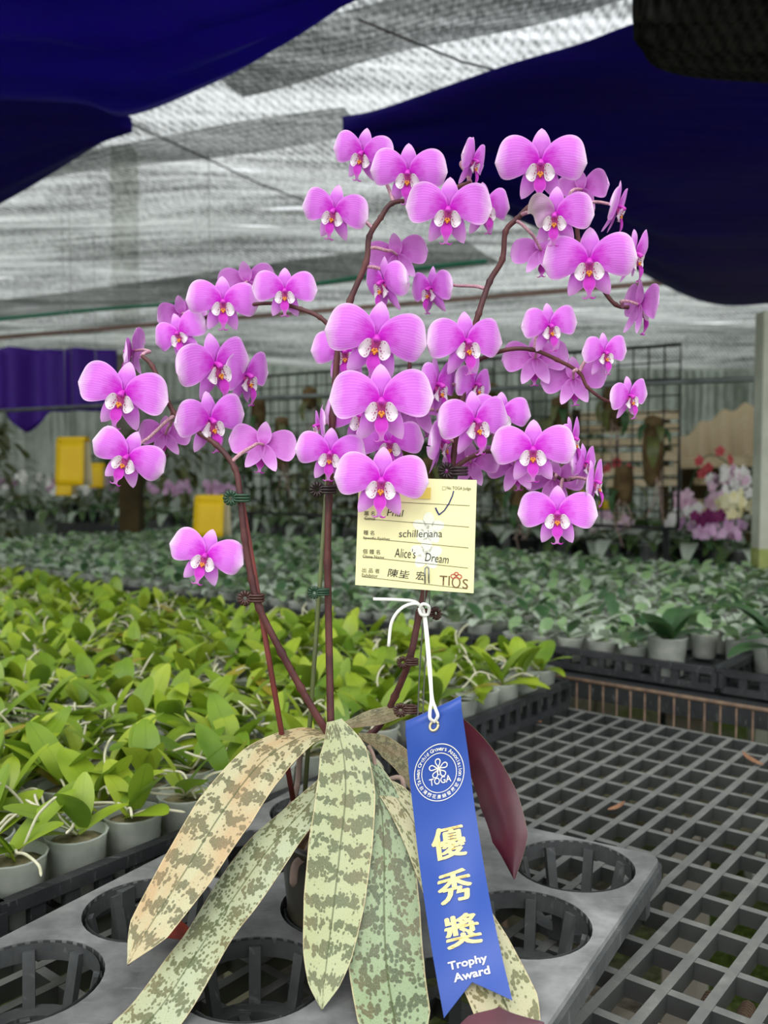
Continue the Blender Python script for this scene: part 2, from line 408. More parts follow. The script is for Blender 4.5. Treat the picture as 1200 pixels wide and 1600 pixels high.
M['tarp'] = tarp('blue_tarp', (40, 4, 160), (50, 12, 178), .55)
M['tarp2'] = tarp('navy_tarp', (30, 6, 128), (40, 12, 150), .5)
M['purple'] = tarp('purple_cloth', (86, 42, 168), (96, 52, 178), .4)
M['tan'] = tarp('tan_canvas', (238, 210, 168), (248, 226, 190), .45)
M['tanwood'] = plain('pale_boards', (226, 208, 172), .8, .2, c2=(188, 168, 132), scale=9)
M['grid_black'] = plain('black_wire', (22, 24, 22), .5, .4)
M['pipe'] = plain('galvanised_pipe', (120, 126, 122), .5, .5, .3, c2=(92, 98, 94), scale=14)
def post_mat():
    t = NT('painted_post'); g = t.tc('Object'); x, y, z = t.sep(g); nz = t.noise(g, 12, 4)
    col = t.ramp(nz, [(.3, srgb(186, 188, 168)), (.7, srgb(212, 214, 198))])
    k = t.math('MULTIPLY', t.ramp(z, [(.0, (1, 1, 1, 1)), (1.0, (0, 0, 0, 1))]), 1.0)
    moss = t.ramp(t.math('ADD', t.math('MULTIPLY', nz, .35), t.math('MULTIPLY', k, .9)), [(.62, (0, 0, 0, 1)), (.72, (1, 1, 1, 1))])
    return t.done(t.pbsdf(t.mix(t.math('MULTIPLY', moss, .8), col, srgb(128, 142, 62)), .8, .2))
M['post'] = plain('pale_post', (190, 192, 176), .8, .2, c2=(164, 166, 148), scale=9)
M['moss_green'] = plain('green_algae', (120, 136, 62), .9, .2, c2=(160, 166, 104), scale=20)
M['concrete'] = plain('concrete', (150, 146, 136), .9, .2, c2=(120, 112, 100), scale=6)
M['green_cord'] = plain('green_cord', (46, 120, 92), .6, .3)
M['redbeam'] = plain('rusty_purlin', (164, 132, 122), .8, .2, c2=(140, 118, 110), scale=5)
M['card'] = None
def floor_mat():
    t = NT('ground'); o = t.tc('Object'); a = t.noise(o, 1.6, 4); b = t.noise(o, 40, 3)
    col = t.mix(t.ramp(a, [(.42, (0, 0, 0, 1)), (.6, (1, 1, 1, 1))]), t.ramp(b, [(.3, srgb(92, 86, 74)), (.7, srgb(146, 138, 122))]), t.ramp(b, [(.3, srgb(62, 78, 32)), (.7, srgb(104, 122, 52))]))
    return t.done(t.pbsdf(col, .95, .1, 0, t.bump(b, .6, .02)))
M['floor'] = floor_mat()

# ------------------------------------------------------------------ setting: ground, nets, tarps, posts
tag(link('floor', MB().grid(lambda u, v: ((u-.5)*30, -6+(v+1)*.5*26, 0), 2, 2).mesh('floor', M['floor'])), 'damp gravel and mossy ground under the benches', None, None, 'structure')

EB = Vector((math.sin(.679), math.cos(.679), 0)); EA = Vector((EB.y, -EB.x, 0))     # bench axes on the ground
def AB(a, b, z): return EA*a+EB*b+Vector((0, 0, z))
def coord_ab(v): return v.dot(EA), v.dot(EB)

def sheet(fn, nu, nv, mat, name, thick=0):
    return link(name, MB().grid(fn, nu, nv, 0, 0, 1, 0, 1).mesh(name, mat))
# the main ceiling of shade cloth: level near the camera, sagging in swags towards its far edge
def ceil_fn(u, v):
    y = .9+u*7.6; x = -5+v*10
    z = 2.34 - .035*(1+math.sin(y*2.3+x*.5)) - .03*abs(math.sin(x*1.25+.4+y*.15)) - .02*math.sin(y*6.1-x*1.7)
    if u > .86: z -= (u-.86)**2*9
    return (x, y, z)
tag(sheet(ceil_fn, 90, 80, M['net'], 'ceiling'), 'pale grey shade cloth stretched overhead as a ceiling', None, None, 'structure')
def wall_fn(u, v):
    x = -6+u*12; return (x*1.02, 9.2+.1*math.sin(x*5), v*2.6)
tag(sheet(wall_fn, 60, 10, M['net_wall'], 'wall_back'), 'grey net wall closing the far end', None, None, 'structure')
for sgn, nm in ((-1, 'left'), (1, 'right')):
    tag(sheet(lambda u, v: (sgn*6, 1.5+u*7.9, v*2.6), 30, 8, M['net_wall'], 'wall_'+nm), 'grey net side wall', None, None, 'structure')
# second layers of cloth lying across the ceiling
def strip_fn(p0, p1, wd, z, amp=.03):
    p0, p1 = Vector(p0), Vector(p1); d = (p1-p0); n = Vector((-d.y, d.x)).normalized()
    def f(u, v):
        q = p0+d*u+n*(v-.5)*wd
        return (q.x, q.y, z+amp*math.sin(u*9+v*4)*.6-.03*math.sin(PI*v)*math.sin(u*PI))
    return f
def sn(px0, py0, px1, py1, wd, z, label, grp=None):
    a, b = PZ(px0, py0, z), PZ(px1, py1, z)
    o = sheet(strip_fn((a.x, a.y), (b.x, b.y), wd, z, .015), 40, 8, M['net2'], 'shade_net')
    return tag(o, label, 'shade net')
sn(330, 120, 1000, -60, .28, 2.24, 'grey doubled shade net strip crossing above the tallest orchid spray')
sn(-200, 300, 560, 190, .22, 2.23, 'grey shade net strip running out from under the blue tarp tip')
sn(-300, 520, 760, 395, .55, 2.2, 'long grey shade net strip crossing low beside the green cord')
def cord_pts(pix, D, z=None): return smooth_path([P(x, y, d) for (x, y), d in zip(pix, D)], 6)
tag(link('green_cord', MB().tube(cord_pts([(-60, 505), (150, 484), (300, 472), (480, 446), (620, 424), (760, 408)], [5.2, 5.0, 4.8, 4.5, 4.2, 4.0]), .011, 6).mesh('green_cord', M['green_cord'])), 'green cord strung across under the shade cloth', 'cord')
tag(link('purlin', MB().bar(P(-80, 534, 6.4), P(1150, 432, 4.9), .012, .03).mesh('purlin', M['redbeam'], False)), 'rusty red roof purlin seen below the shade cloth', 'beam')
for (x0, y0, x1, y1, lab) in ((200, 190, 560, 345, 'thin dark support wire slanting down from the blue tarp tip'), (560, 30, 860, 130, 'thin dark support wire beside the bright gap between both tarps')):
    a, b = PZ(x0, y0, 2.2), PZ(x1, y1, 2.2)
    tag(link('support_wire', MB().tube([a, (a+b)/2-Vector((0, 0, .02)), b], .003, 5).mesh('support_wire', M['clip_dark'])), lab, 'wire')

def tarp_obj(name, top, bot, z, mat, sag, label, cat, nu=50, nv=18, folds=6, foldamp=.02, seed=0, thick=.002):
    """cloth sheet spanned between two boundary lines (pixel lists read at height z), sagging between them"""
    T = smooth_path([PZ(x, y, z) for x, y in top], 10); B = smooth_path([PZ(x, y, z) for x, y in bot], 10)
    def at(L, u):
        k = u*(len(L)-1); i = min(int(k), len(L)-2); return L[i].lerp(L[i+1], k-i)
    def f(u, v):
        p = at(T, u).lerp(at(B, u), v)
        s = 4*v*(1-v)
        return (p.x, p.y, z - sag*s + foldamp*math.sin(v*folds*2*PI+u*3+seed)*s*(.6+.4*math.sin(u*3+seed)))
    o = link(name, MB().grid(f, nu, nv, 0, 0, 1, 0, 1).mesh(name, mat))
    sm = o.modifiers.new('thickness', 'SOLIDIFY'); sm.thickness = thick
    return tag(o, label, cat)
tarp_obj('tarpaulin', [(-500, -420), (0, -330), (420, -280), (760, -200)], [(-500, 110), (-100, 150), (120, 160), (200, 180), (330, 130), (430, 75), (530, 2), (640, -90)], 2.02, M['tarp'], .05, 'bright blue tarpaulin bellying down overhead at the upper left corner', 'tarp', folds=5, foldamp=.030)
tarp_obj('tarpaulin', [(-420, 40), (-60, 90), (120, 130), (205, 184)], [(-420, 500), (-140, 385), (0, 318), (120, 246), (206, 190)], 2.10, M['tarp2'], .03, 'darker navy tarpaulin strip hanging behind the bright blue one', 'tarp', folds=3, foldamp=.02, seed=2)
tarp_obj('tarpaulin', [(535, 182), (600, 168), (780, 105), (905, 68), (1010, 30), (1250, -40), (1700, -150)], [(540, 192), (640, 245), (780, 330), (960, 405), (1110, 474), (1260, 470), (1700, 440)], 2.06, M['tarp2'], .06, 'broad navy blue tarpaulin overhead behind the upper right flowers', 'tarp', folds=5, foldamp=.022, seed=1)
tarp_obj('black_net', [(985, -120), (1100, -160), (1300, -200), (1700, -260)], [(995, 25), (1030, 100), (1200, 128), (1700, 150)], 1.96, M['net_black'], .08, 'black shade net bunched in the upper right corner', 'net', 40, 20, 6, .03, 3)

# posts and pipes
pp = P(201, 735, 8.45)
tag(link('roof_pillar', MB().box((pp.x, pp.y, 2.05), (.2, .2, 4.1)).mesh('roof_pillar', M['concrete'], False)), 'grey roof pillar seen dimly through the shade cloth under the blue tarp', 'pillar')
pp = P(205, 735, 3.75)
tag(link('timber_post', MB().box((pp.x, pp.y, .61), (.082, .082, 1.22)).mesh('timber_post', M['wood_dark'], False)), 'short dark timber post standing behind the left flowers', 'post')
pp = P(1196, 700, 2.45)
t = thing('support_post', 'pale upright post at the right edge with green algae near its foot', 'post', (pp.x+.005, pp.y, 0))
link('shaft', MB().box((0, 0, .785), (.055, .055, 1.57)).mesh('shaft', M['post'], False), t)
link('algae_band', MB().box((0, 0, .86), (.0562, .0562, .14)).mesh('algae_band', M['moss_green'], False), t)
tag(link('cross_pipe', MB().tube([P(-60, 645, 4.6), P(400, 622, 3.7), P(1240, 590, 2.62)], .0085, 8).mesh('cross_pipe', M['pipe'])), 'long grey pipe crossing behind the orchid in front of the wire grid', 'pipe')

# purple cloth hung on a line at the left
def pur(u, v):
    p = P(-60+u*240, 543+3*u, 5.6); w_ = .55*(1 if u > .24 else .72)
    q = P(0, 643, 5.6); h = p.z-q.z
    return (p.x, p.y+.05*math.sin(u*14)+.03*math.sin(u*31), p.z-h*v*(1+(.35*max(0, 1-abs(u-.42)/.14))))
o = link('hanging_cloth', MB().grid(pur, 60, 10, 0, 0, 1, 0, 1).mesh('hanging_cloth', M['purple']))
o.modifiers.new('thickness', 'SOLIDIFY').thickness = .002
tag(o, 'purple cloth hung on a line at the far left with one corner dangling', 'cloth')

# tan canvas canopy with dark space below, and pale boards behind the wire grid
cn = thing('canvas_canopy', 'tan pleated canvas canopy beyond the pale post', 'canopy', P(1115, 720, 5.4))
c0 = cn.location
def canp(u, v):
    a = P(1052+u*190, 722-4*u, 5.0); top = P(1050+u*190, 694-62*math.sin(min(1, u*1.15)*PI*.62), 5.9)
    q = a.lerp(top, v); q.z += .03*math.sin(u*34)*(1-.4*v)
    return q-c0
link('roof_cloth', MB().grid(canp, 60, 8, 0, 0, 1, 0, 1).mesh('roof_cloth', M['tan']), cn)
vb = MB(); vb.bar(P(1052, 724, 5.0)-c0, P(1242, 718, 5.0)-c0, .03, .06); link('valance', vb.mesh('valance', M['tanwood'], False), cn)
for x in (1060, 1236):
    a = P(x, 724, 5.0); link('pole', MB().tube([a-c0, Vector((a.x, a.y, 0))-c0], .018, 8).mesh('pole', M['pipe']), cn)
cr = thing('market_stall', 'dark stall counter with wooden boxes under the tan canopy', 'stall', P(1100, 800, 5.5))
k0 = cr.location
link('back_panel', MB().box(P(1110, 765, 5.8)-k0, (.5, .03, .32)).mesh('back_panel', M['wood_dark'], False), cr)
link('counter', MB().box(Vector((P(1110, 820, 5.3).x, 5.3, .4))-k0, (.5, .3, .8)).mesh('counter', M['wood_dark'], False), cr)
for (x, y, wd, ht, m) in ((1085, 790, .16, .07, 'tanwood'), (1130, 775, .12, .09, 'pot_grey'), (1105, 752, .12, .04, 'tanwood')):
    link('wooden_box', MB().box(P(x, y, 5.45)-k0, (wd, .12, ht)).mesh('wooden_box', M[m], False), cr)
rk = thing('board_rack', 'rack of pale horizontal boards seen through the wire grid', 'rack', P(955, 700, 4.6)); k0 = rk.location
for i, y in enumerate((648, 668, 690, 712, 735, 752)):
    a, b = P(880, y+4, 4.9)-k0, P(1062, y, 4.6)-k0
    link('board', MB().bar(a, b, .02, .045).mesh('board', M['tanwood'], False), rk)
for x in (900, 1040):
    a = P(x, 640, 4.78)-k0; link('upright', MB().bar(a, Vector((a.x, a.y, -k0.z)), .04, .04).mesh('upright', M['wood_dark'], False), rk)

# black wire grid panel (with hanging mounts)
gA, gB = P(1064, 538, 2.95), P(380, 605, 4.05)
gh = gA.z-P(1064, 826, 2.95).z
gr = thing('wire_grid', 'black square wire grid panel standing behind the orchid', 'grid panel', (gA.x, gA.y, gA.z-gh)); g0 = Vector(gr.location)
gd = gB-gA; gd.z = 0; gw = gd.length; gu = gd.normalized()
wb = MB()
n_v = int(gw/.052)
for i in range(1, n_v):
    a = gu*(gw*i/n_v); wb.tube([a, a+Vector((0, 0, gh))], .0028, 5)
n_h = int(gh/.052)
for i in range(1, n_h): wb.tube([Vector((0, 0, gh*i/n_h)), gu*gw+Vector((0, 0, gh*i/n_h))], .0028, 5)
link('wire_mesh', wb.mesh('wire_mesh', M['grid_black']), gr)
fb = MB(); fb.tube([Vector((0, 0, 0)), Vector((0, 0, gh)), Vector((0, 0, gh))+gu*gw, gu*gw, Vector((0, 0, 0))], .006, 6)
link('frame', fb.mesh('frame', M['grid_black']), gr)
for k in (0.02, .5, .98):
    a = gu*gw*k; link('leg', MB().tube([a, a-Vector((0, 0, g0.z))], .012, 6).mesh('leg', M['grid_black']), gr)

def blade(L, W, droop=.3, n=8, m=0, fold=.12):
    """small leaf along +x, lifted in z, base at origin"""
    def f(u, v):
        ww = W*.5*(math.sin(PI*min(.999, u*.93+.05))**.62)
        x = L*u*math.cos(droop*u); z = -L*droop*u*u*.6+fold*abs(v)*ww
        return (x, v*ww, z)
    return MB().grid(f, n, 4, m)
def rotZX(az, el, roll=0):
    return Matrix.Rotation(az, 4, 'Z') @ Matrix.Rotation(-el, 4, 'Y') @ Matrix.Rotation(roll, 4, 'X')

def blossom(r, m=0):
    b = MB()
    for k in range(5):
        a = 2*PI*k/5+.3; Lr = r*(1 if k % 2 else .9)
        f = lambda u, v, a=a, Lr=Lr: ((Lr*u)*math.cos(a)-v*Lr*.42*math.sin(PI*min(1, u*.9+.08))**.6*math.sin(a), -.25*r*u*(1-u), (Lr*u)*math.sin(a)+v*Lr*.42*math.sin(PI*min(1, u*.9+.08))**.6*math.cos(a))
        b.grid(f, 4, 2, m)
    return b
# hanging mounted plants on the grid
mount_lab = ['bark mount with drooping strap leaves hanging high on the wire grid', 'small bark mount with grey roots hanging on the wire grid', 'long bark slab with a green leaf tuft hanging on the wire grid', 'dark basket plant hanging on the wire grid']
mproto = []
for kind in range(4):
    t = thing('hanging_orchid', mount_lab[kind], 'hanging plant', (0, 0, 0), 0, 'mounted plants hung on the wire grid')
    h_ = (.16, .1, .24, .14)[kind]
    link('mount', MB().lathe([(.004, 0), (.03, -.01), (.036, -h_*.5), (.028, -h_*.9), (.004, -h_)], 9).mesh('mount', M['mount']), t)
    for k in range(6):
        bl = blade(random.uniform(.1, .17), random.uniform(.025, .04), 1.1)
        mb = MB().merge(bl, Matrix.Translation((0, 0, -.03-.01*k)) @ rotZX(random.uniform(-PI, 0), random.uniform(-.7, .5)))
        link('leaf', mb.mesh('leaf', M['bgleaf2'] if k % 2 else M['gl3']), t)
    rb = MB()
    for k in range(4): rb.tube(smooth_path([(random.uniform(-.02, .02), -.02, -h_*.6), (random.uniform(-.03, .03), -.03, -h_-.03), (random.uniform(-.04, .04), -.02, -h_-random.uniform(.06, .14))], 3), .002, 4)
    link('root', rb.mesh('root', M['root_grey']), t)
    mproto.append(t)
spots = [(.05, .62, 2), (.12, .8, 0), (.1, .35, 3), (.22, .75, 2), (.3, .55, 0), (.36, .85, 1), (.2, .3, 1), (.44, .8, 0), (.55, .7, 2), (.65, .85, 3), (.74, .6, 0), (.8, .9, 1), (.88, .7, 2), (.95, .85, 3), (.5, .4, 1), (.3, .25, 3)]
used = set()
for (k, hz, kind) in spots:
    o = mproto[kind] if kind not in used else copy_tree(mproto[kind]); used.add(kind)
    o.location = g0+gu*gw*k+Vector((0, -.03, gh*hz)); o.rotation_euler = (0, 0, random.uniform(-.6, .6))
    if kind == 3: tag(o, 'dark basket plant hanging on the wire grid')

# yellow sticky traps
def trap(px, py, wpx, hpx, D, rz, label):
    c = P(px, py, D); s_ = D/FPX; w_, h_ = wpx*s_, hpx*s_
    t = thing('sticky_trap', label, 'insect trap', c, rz, None)
    a = MB().grid(lambda u, v: (v*w_/2, -.02+(-.012*(u)), -h_*u), 6, 4).grid(lambda u, v: (v*w_/2, .02*math.cos(u*PI)-.0, .02*math.sin(u*PI)), 8, 4)
    o = link('front_sheet', a.mesh('front_sheet', M['yellow']), t); o.modifiers.new('thickness', 'SOLIDIFY').thickness = .0015
    b = MB().grid(lambda u, v: (v*w_/2, .02+(.012*(u)), -h_*u), 6, 4)
    o = link('rear_sheet', b.mesh('rear_sheet', M['trap_edge']), t); o.modifiers.new('thickness', 'SOLIDIFY').thickness = .0015
    link('hanger', MB().tube([(0, 0, .02), (0, 0, 2.26-c.z)], .0012, 5).mesh('hanger', M['wire']), t)
trap(114, 690, 50, 68, 3.6, -.25, 'large yellow sticky trap sheet hanging left of the dark timber post')
trap(104, 752, 26, 22, 3.9, -.1, 'small yellow trap card just below the large yellow sheet')
trap(152, 730, 22, 32, 4.3, .1, 'small yellow trap beside the dark timber post')
trap(331, 782, 52, 56, 3.1, -.3, 'yellow sticky trap sheet hanging above the lone low flower')

# ------------------------------------------------------------------ far benches with pots and flowering orchids
FB0, FB1 = 3.02, 3.95
fbn = thing('far_bench', 'long dark bench carrying flowering pots far behind', 'bench', AB(-1.8, FB0, 0)); k0 = Vector(fbn.location)
link('top', MB().bar(AB(-5, (FB0+FB1)/2, .78)-k0, AB(.9, (FB0+FB1)/2, .78)-k0, FB1-FB0, .04).mesh('top', M['black'], False), fbn)
link('front_rail', MB().bar(AB(-5, FB0-.012, .77)-k0, AB(.9, FB0-.012, .77)-k0, .02, .1).mesh('front_rail', M['black'], False), fbn)
for a_ in (-4.6, -3.2, -1.8, -.4, .8):
    for b_ in (FB0+.08, FB1-.08): link('leg', MB().box(AB(a_, b_, .38)-k0, (.08, .08, .76)).mesh('leg', M['wood'], False), fbn)
def pot_mb(r=.045, h=.08):
    return MB().lathe([(r*.75, 0), (r, h), (r*1.06, h), (r*1.06, h*.86), (r*.96, h*.84)], 12).lathe([(.001, h*.88), (r*.95, h*.88)], 12)
bgcount = 0
def bg_plant(x, y, z, h, blossom_m, n_bl, label, leafm='bgleaf', nl=7, spread=.16, group=None):
    t = thing('flowering_orchid' if n_bl else 'potted_orchid', label, 'potted orchid', (x, y, z), 0, group)
    link('pot', pot_mb().mesh('pot', M['pot_grey'] if random.random() < .6 else M['black']), t)
    for k in range(nl):
        L = random.uniform(.6, 1.1)*spread
        mb = MB().merge(blade(L, L*.32, 1.0), Matrix.Translation((0, 0, .075)) @ rotZX(2*PI*k/nl+random.uniform(-.3, .3), random.uniform(.2, 1.0)))
        link('leaf', mb.mesh('leaf', M[leafm if random.random() < .7 else 'gl2']), t)
    if n_bl:
        ns = 2 if n_bl > 8 else 1
        for q in range(ns):
            ax = random.uniform(-1, 1); az = random.uniform(0, 2*PI); tip = Vector((.12*math.cos(az), .08*math.sin(az)-.03, h))
            path = smooth_path([(0, 0, .07), (tip.x*.2, tip.y*.2, h*.55), (tip.x*.6, tip.y*.6, h*.9), tip, tip+Vector((tip.x*.7, tip.y*.5, -.04))], 6)
            sp = link('flower_spike', MB().tube(path, .0025, 5).mesh('flower_spike', M['gl3']), t)
            for k in range(int(n_bl*1.4)//ns):
                p = path[int(len(path)*(.4+.58*k/(int(n_bl*1.4)//ns)))]
                mb = MB().merge(blossom(random.uniform(.019, .027)), Matrix.Translation(p+Vector((random.uniform(-.035, .035), -.02-random.random()*.02, random.uniform(-.02, .02)))) @ Matrix.Rotation(random.uniform(-.7, .7), 4, 'Z') @ Matrix.Rotation(random.uniform(-.3, .5), 4, 'X'))
                link('blossom', mb.mesh('blossom', M[blossom_m]), sp)
    return t
zt = .80
def at_b(px, b):
    r = (px-600)/FPX; t_ = b/(r*EB.x+EB.y); return r*t_, t_
for px, bb, h, m, n, lab in ((1055, 3.1, .24, 'pinkb', 12, 'pale pink orchid in bloom in front of the market stall'), (1090, 3.22, .32, 'pinkb', 14, 'tall pale pink orchid in bloom left of the pale post'), (1076, 3.07, .2, 'purpleb', 5, 'low deep purple orchid among the pale pink ones'), (1124, 3.1, .25, 'cream', 16, 'creamy yellow orchid in full bloom beside the pale post'),
                            (1152, 3.24, .33, 'whiteb', 18, 'tall white orchid in bloom nearest the pale post'), (1108, 3.4, .16, 'lilac', 10, 'low lilac orchid in bloom under the creamy yellow one'), (1160, 3.08, .15, 'lilac', 10, 'low lilac orchid at the foot of the pale post'), (1018, 3.1, .2, 'whiteb', 8, 'white orchid in bloom behind the wire grid edge'),
                            (985, 3.25, .16, 'pinkb', 8, 'low pink orchid in bloom behind the grid foot'), (925, 3.1, .2, 'cream', 6, 'pale yellow orchid in bloom behind the wire grid'), (1000, 3.45, .36, 'redb', 5, 'coral red orchid spray behind the wire grid'), (1062, 3.5, .40, 'redb', 4, 'coral red orchid spray beside the grid frame'),
                            (960, 3.4, .25, 'yellowb', 4, 'small bright yellow orchid behind the grid'), (880, 3.12, .16, 'whiteb', 6, 'white orchid blooming behind the right low flowers')):
    x, y = at_b(px, bb); bg_plant(x, y, zt, h, m, n, lab)
for i, px in enumerate(range(-30, 190, 26)):
    x, y = at_b(px, 3.15+.3*(i % 3)); bg_plant(x, y, zt, .24+.06*(i % 2), 'lilac' if i % 3 else 'whiteb', 10, ['white orchid in bloom in the far row at the left', 'lilac orchid in bloom in the far row at the left'][0 if i % 3 == 0 else 1], group='blooming orchids in the far left row')
for i, px in enumerate((262, 290, 318, 345)):
    x, y = at_b(px, 3.2+.3*(i % 2)); bg_plant(x, y, zt, .25, 'lilac', 10, 'lilac orchid in bloom between the timber post and the red stem', group='blooming lilac orchids past the timber post')
for i in range(20):
    px = -40+i*62+random.uniform(-12, 12); x, y = at_b(px, 3.07+.12*(i % 2))
    bg_plant(x, y, zt, 0, None, 0, 'leafy pot without flowers on the front of the far bench', 'bgleaf' if i % 3 else 'gl3', 8, .17, 'leafy pots on the far bench')
for i in range(26):
    px = -20+i*46+random.uniform(-8, 8); x, y = at_b(px, 3.45+.3*(i % 2))
    bg_plant(x, y, zt, 0, None, 0, 'leafy pot on the rear of the far bench', 'bgleaf2' if i % 2 else 'bgleaf', 9, .24, 'leafy pots at the rear of the far bench')
# shrubs along the far wall
def shrub(x, y, r, h, n, m, label, group):
    t = thing('shrub', label, 'shrub', (x, y, 0), 0, group)
    b = MB(); rnd = random.Random(int(x*100)+7)
    for k in range(n):
        a, e = rnd.uniform(0, 2*PI), rnd.uniform(-.6, 1.2); rr = r*rnd.uniform(.45, 1)
        b.merge(blade(.16, .06, .6, 4), Matrix.Translation((rr*math.cos(a)*math.cos(e), rr*math.sin(a)*math.cos(e), h*.6+h*.45*math.sin(e))) @ rotZX(a+rnd.uniform(-1, 1), rnd.uniform(-.7, .7)))
    link('foliage', b.mesh('foliage', m), t)
    sb = MB()
    for k in range(3): sb.tube([(0, 0, 0), (rnd.uniform(-.2, .2), rnd.uniform(-.1, .1), h*.4), (rnd.uniform(-.3, .3), rnd.uniform(-.2, .2), h*.75)], [.02, .015, .008], 5)
    link('stem', sb.mesh('stem', M['wood_dark']), t)
for i in range(14):
    x = -4.4+i*.68; shrub(x, 6.6+1.05*(i % 2), .46, 1.2+.35*random.random(), 320, M['bgleaf'] if i % 2 else M['bgleaf2'], 'dim green shrub growing along the far net wall', 'shrubs along the far net wall')

# ------------------------------------------------------------------ bench tops: black lattice
L0 = PZ(885, 1105.6, .80); La0, Lb0 = coord_ab(L0); SA, SB = .0295, .05
def lattice(name, i0, i1, j0, j1, label, skip_legs=False):
    t = thing(name, label, 'bench top', AB(La0+i0*SA, Lb0-j1*SB, 0)); o0 = Vector(t.location)
    m = MB(); th = .0074; hb = .013
    for i in range(i0, i1+1):
        a = La0+i*SA; m.bar(AB(a, Lb0-j0*SB, .80-hb/2)-o0, AB(a, Lb0-j1*SB, .80-hb/2)-o0, th, hb)
    for j in range(j0, j1+1):
        b = Lb0-j*SB; m.bar(AB(La0+i0*SA, b, .7995-hb/2)-o0, AB(La0+i1*SA, b, .7995-hb/2)-o0, th, hb)
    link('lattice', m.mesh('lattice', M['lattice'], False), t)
    for jj in (j0+1, j1-1):
        b = Lb0-jj*SB; link('beam', MB().bar(AB(La0+i0*SA, b, .745)-o0, AB(La0+i1*SA, b, .745)-o0, .05, .065).mesh('beam', M['wood'], False), t)
        for ii in (i0+2, i1-2):
            q = AB(La0+ii*SA, b, .356)-o0; link('leg', MB().box(q, (.06, .06, .712)).mesh('leg', M['wood'], False), t)
    return t
lattice('bench_lattice', -24, 18, 0, 27, 'black plastic lattice bench top lying bare at the right')
lattice('bench_lattice', -72, -25, 0, 27, 'black plastic lattice bench top beneath the seedling trays')
bd = MB().box((0, 0, 0), (1.05, .56, .01), Matrix.Rotation(-.679, 3, 'Z'))
o = link('drip_board', bd.mesh('drip_board', M['board'], False)); o.location = AB(.22, .33, .747)
tag(o, 'pale dusty board lying below the lattice bench top', 'board')
for (px, py, L, rz, lab) in ((950, 1265, .022, .3, 'brown dry leaf scrap caught on the lattice middle'), (1192, 1195, .03, 2.2, 'orange brown dry leaf on the lattice by the wire fence'), (847, 1128, .03, 2.8, 'brown dry leaf at the lattice corner under the seedling roots')):
    c = PZ(px, py, .803); o = link('dry_leaf', MB().merge(blade(L, L*.35, -.5), Matrix.Rotation(rz, 4, 'Z')).mesh('dry_leaf', M['dry'])); o.location = c; tag(o, lab, 'dry leaf')
for (x0, y0, x1, y1, lab) in ((1090, 1600, 1112, 1556, 'rusty coiled spring under the lattice nearest the frame bottom middle'), (1150, 1610, 1170, 1572, 'rusty coiled spring under the lattice at the lower right corner')):
    a, b = PZ(x0, y0, .758), PZ(x1, y1, .758); d = b-a; n = Vector((-d.y, d.x, 0)).normalized(); pts = []
    for k in range(90):
        u = k/89; ang = u*11*2*PI; pts.append(a+d*u+(n*math.cos(ang)+Vector((0, 0, 1))*math.sin(ang))*.0045)
    tag(link('spring', MB().tube(pts, .0011, 5).mesh('spring', M['rust'])), lab, 'spring')

# rusty wire mesh edge beyond the lattice
bF = Lb0+.05
def on_b(px, py, b):
    q = P(px, py, 1.0); d = q-Vector((0, 0, CZ)); t_ = b/(d.dot(EB)); return d*t_+Vector((0, 0, CZ))
A_, B_ = on_b(805, 1048, bF), on_b(1230, 1113, bF)
zt_ = (A_.z+B_.z)/2
t = thing('wire_fence', 'low rusty wire mesh edging beyond the bare lattice', 'fence', (A_.x, A_.y, 0)); f0 = Vector((A_.x, A_.y, 0))
def fp(u, z): q = A_.lerp(B_, u); return Vector((q.x, q.y, z))-f0
link('top_rail', MB().tube([fp(-.05, zt_), fp(1.25, zt_)], .0032, 6).mesh('top_rail', M['rust']), t)
link('bottom_rail', MB().tube([fp(-.05, zt_-.2), fp(1.25, zt_-.2)], .0026, 6).mesh('bottom_rail', M['rust']), t)
for k in range(25):
    u = k/19.0; link('wire', MB().tube([fp(u, zt_), fp(u, zt_-.2)], .0016, 5).mesh('wire', M['rust']), t)
for u in (-.04, 1.24): link('stake', MB().tube([fp(u, zt_), fp(u, 0)], .005, 6).mesh('stake', M['rust']), t)

# ------------------------------------------------------------------ trays of seedlings
def tray(name, a0, a1, b0, b1, z, label, group, rimh=.04):
    t = thing(name, label, 'tray', AB(a0, b0, z), 0, group); o0 = Vector(t.location)
    def bar(aa, ba, ab_, bb, z0, wd, ht, m): m.bar(AB(aa, ba, z0)-o0, AB(ab_, bb, z0)-o0, wd, ht)
    base = MB(); n = 8
    for k in range(n+1):
        a = a0+(a1-a0)*k/n; bar(a, b0, a, b1, z+.004, .006, .008, base)
        b = b0+(b1-b0)*k/n; bar(a0, b, a1, b, z+.0035, .006, .007, base)
    link('base_grid', base.mesh('base_grid', M['black'], False), t)
    rim = MB()
    for (p, q, r, s_) in ((a0, b0, a0, b1), (a1, b0, a1, b1), (a0, b0, a1, b0), (a0, b1, a1, b1)):
        bar(p, q, r, s_, z+rimh-.005, .010, .010, rim); bar(p, q, r, s_, z+.005, .008, .010, rim)
    link('rim', rim.mesh('rim', M['black'], False), t)
    sl_ = MB()
    na, nb_ = int((a1-a0)/.028), int((b1-b0)/.028)
    for k in range(nb_+1):
        b = b0+(b1-b0)*k/nb_
        for a in (a0, a1): sl_.box(AB(a, b, z+rimh/2)-o0, (.007, .012, rimh-.012), Matrix.Rotation(-.679, 3, 'Z'))
    for k in range(na+1):
        a = a0+(a1-a0)*k/na
        for b in (b0, b1): sl_.box(AB(a, b, z+rimh/2)-o0, (.012, .007, rimh-.012), Matrix.Rotation(-.679, 3, 'Z'))
    link('side_slats', sl_.mesh('side_slats', M['black'], False), t)
    return t

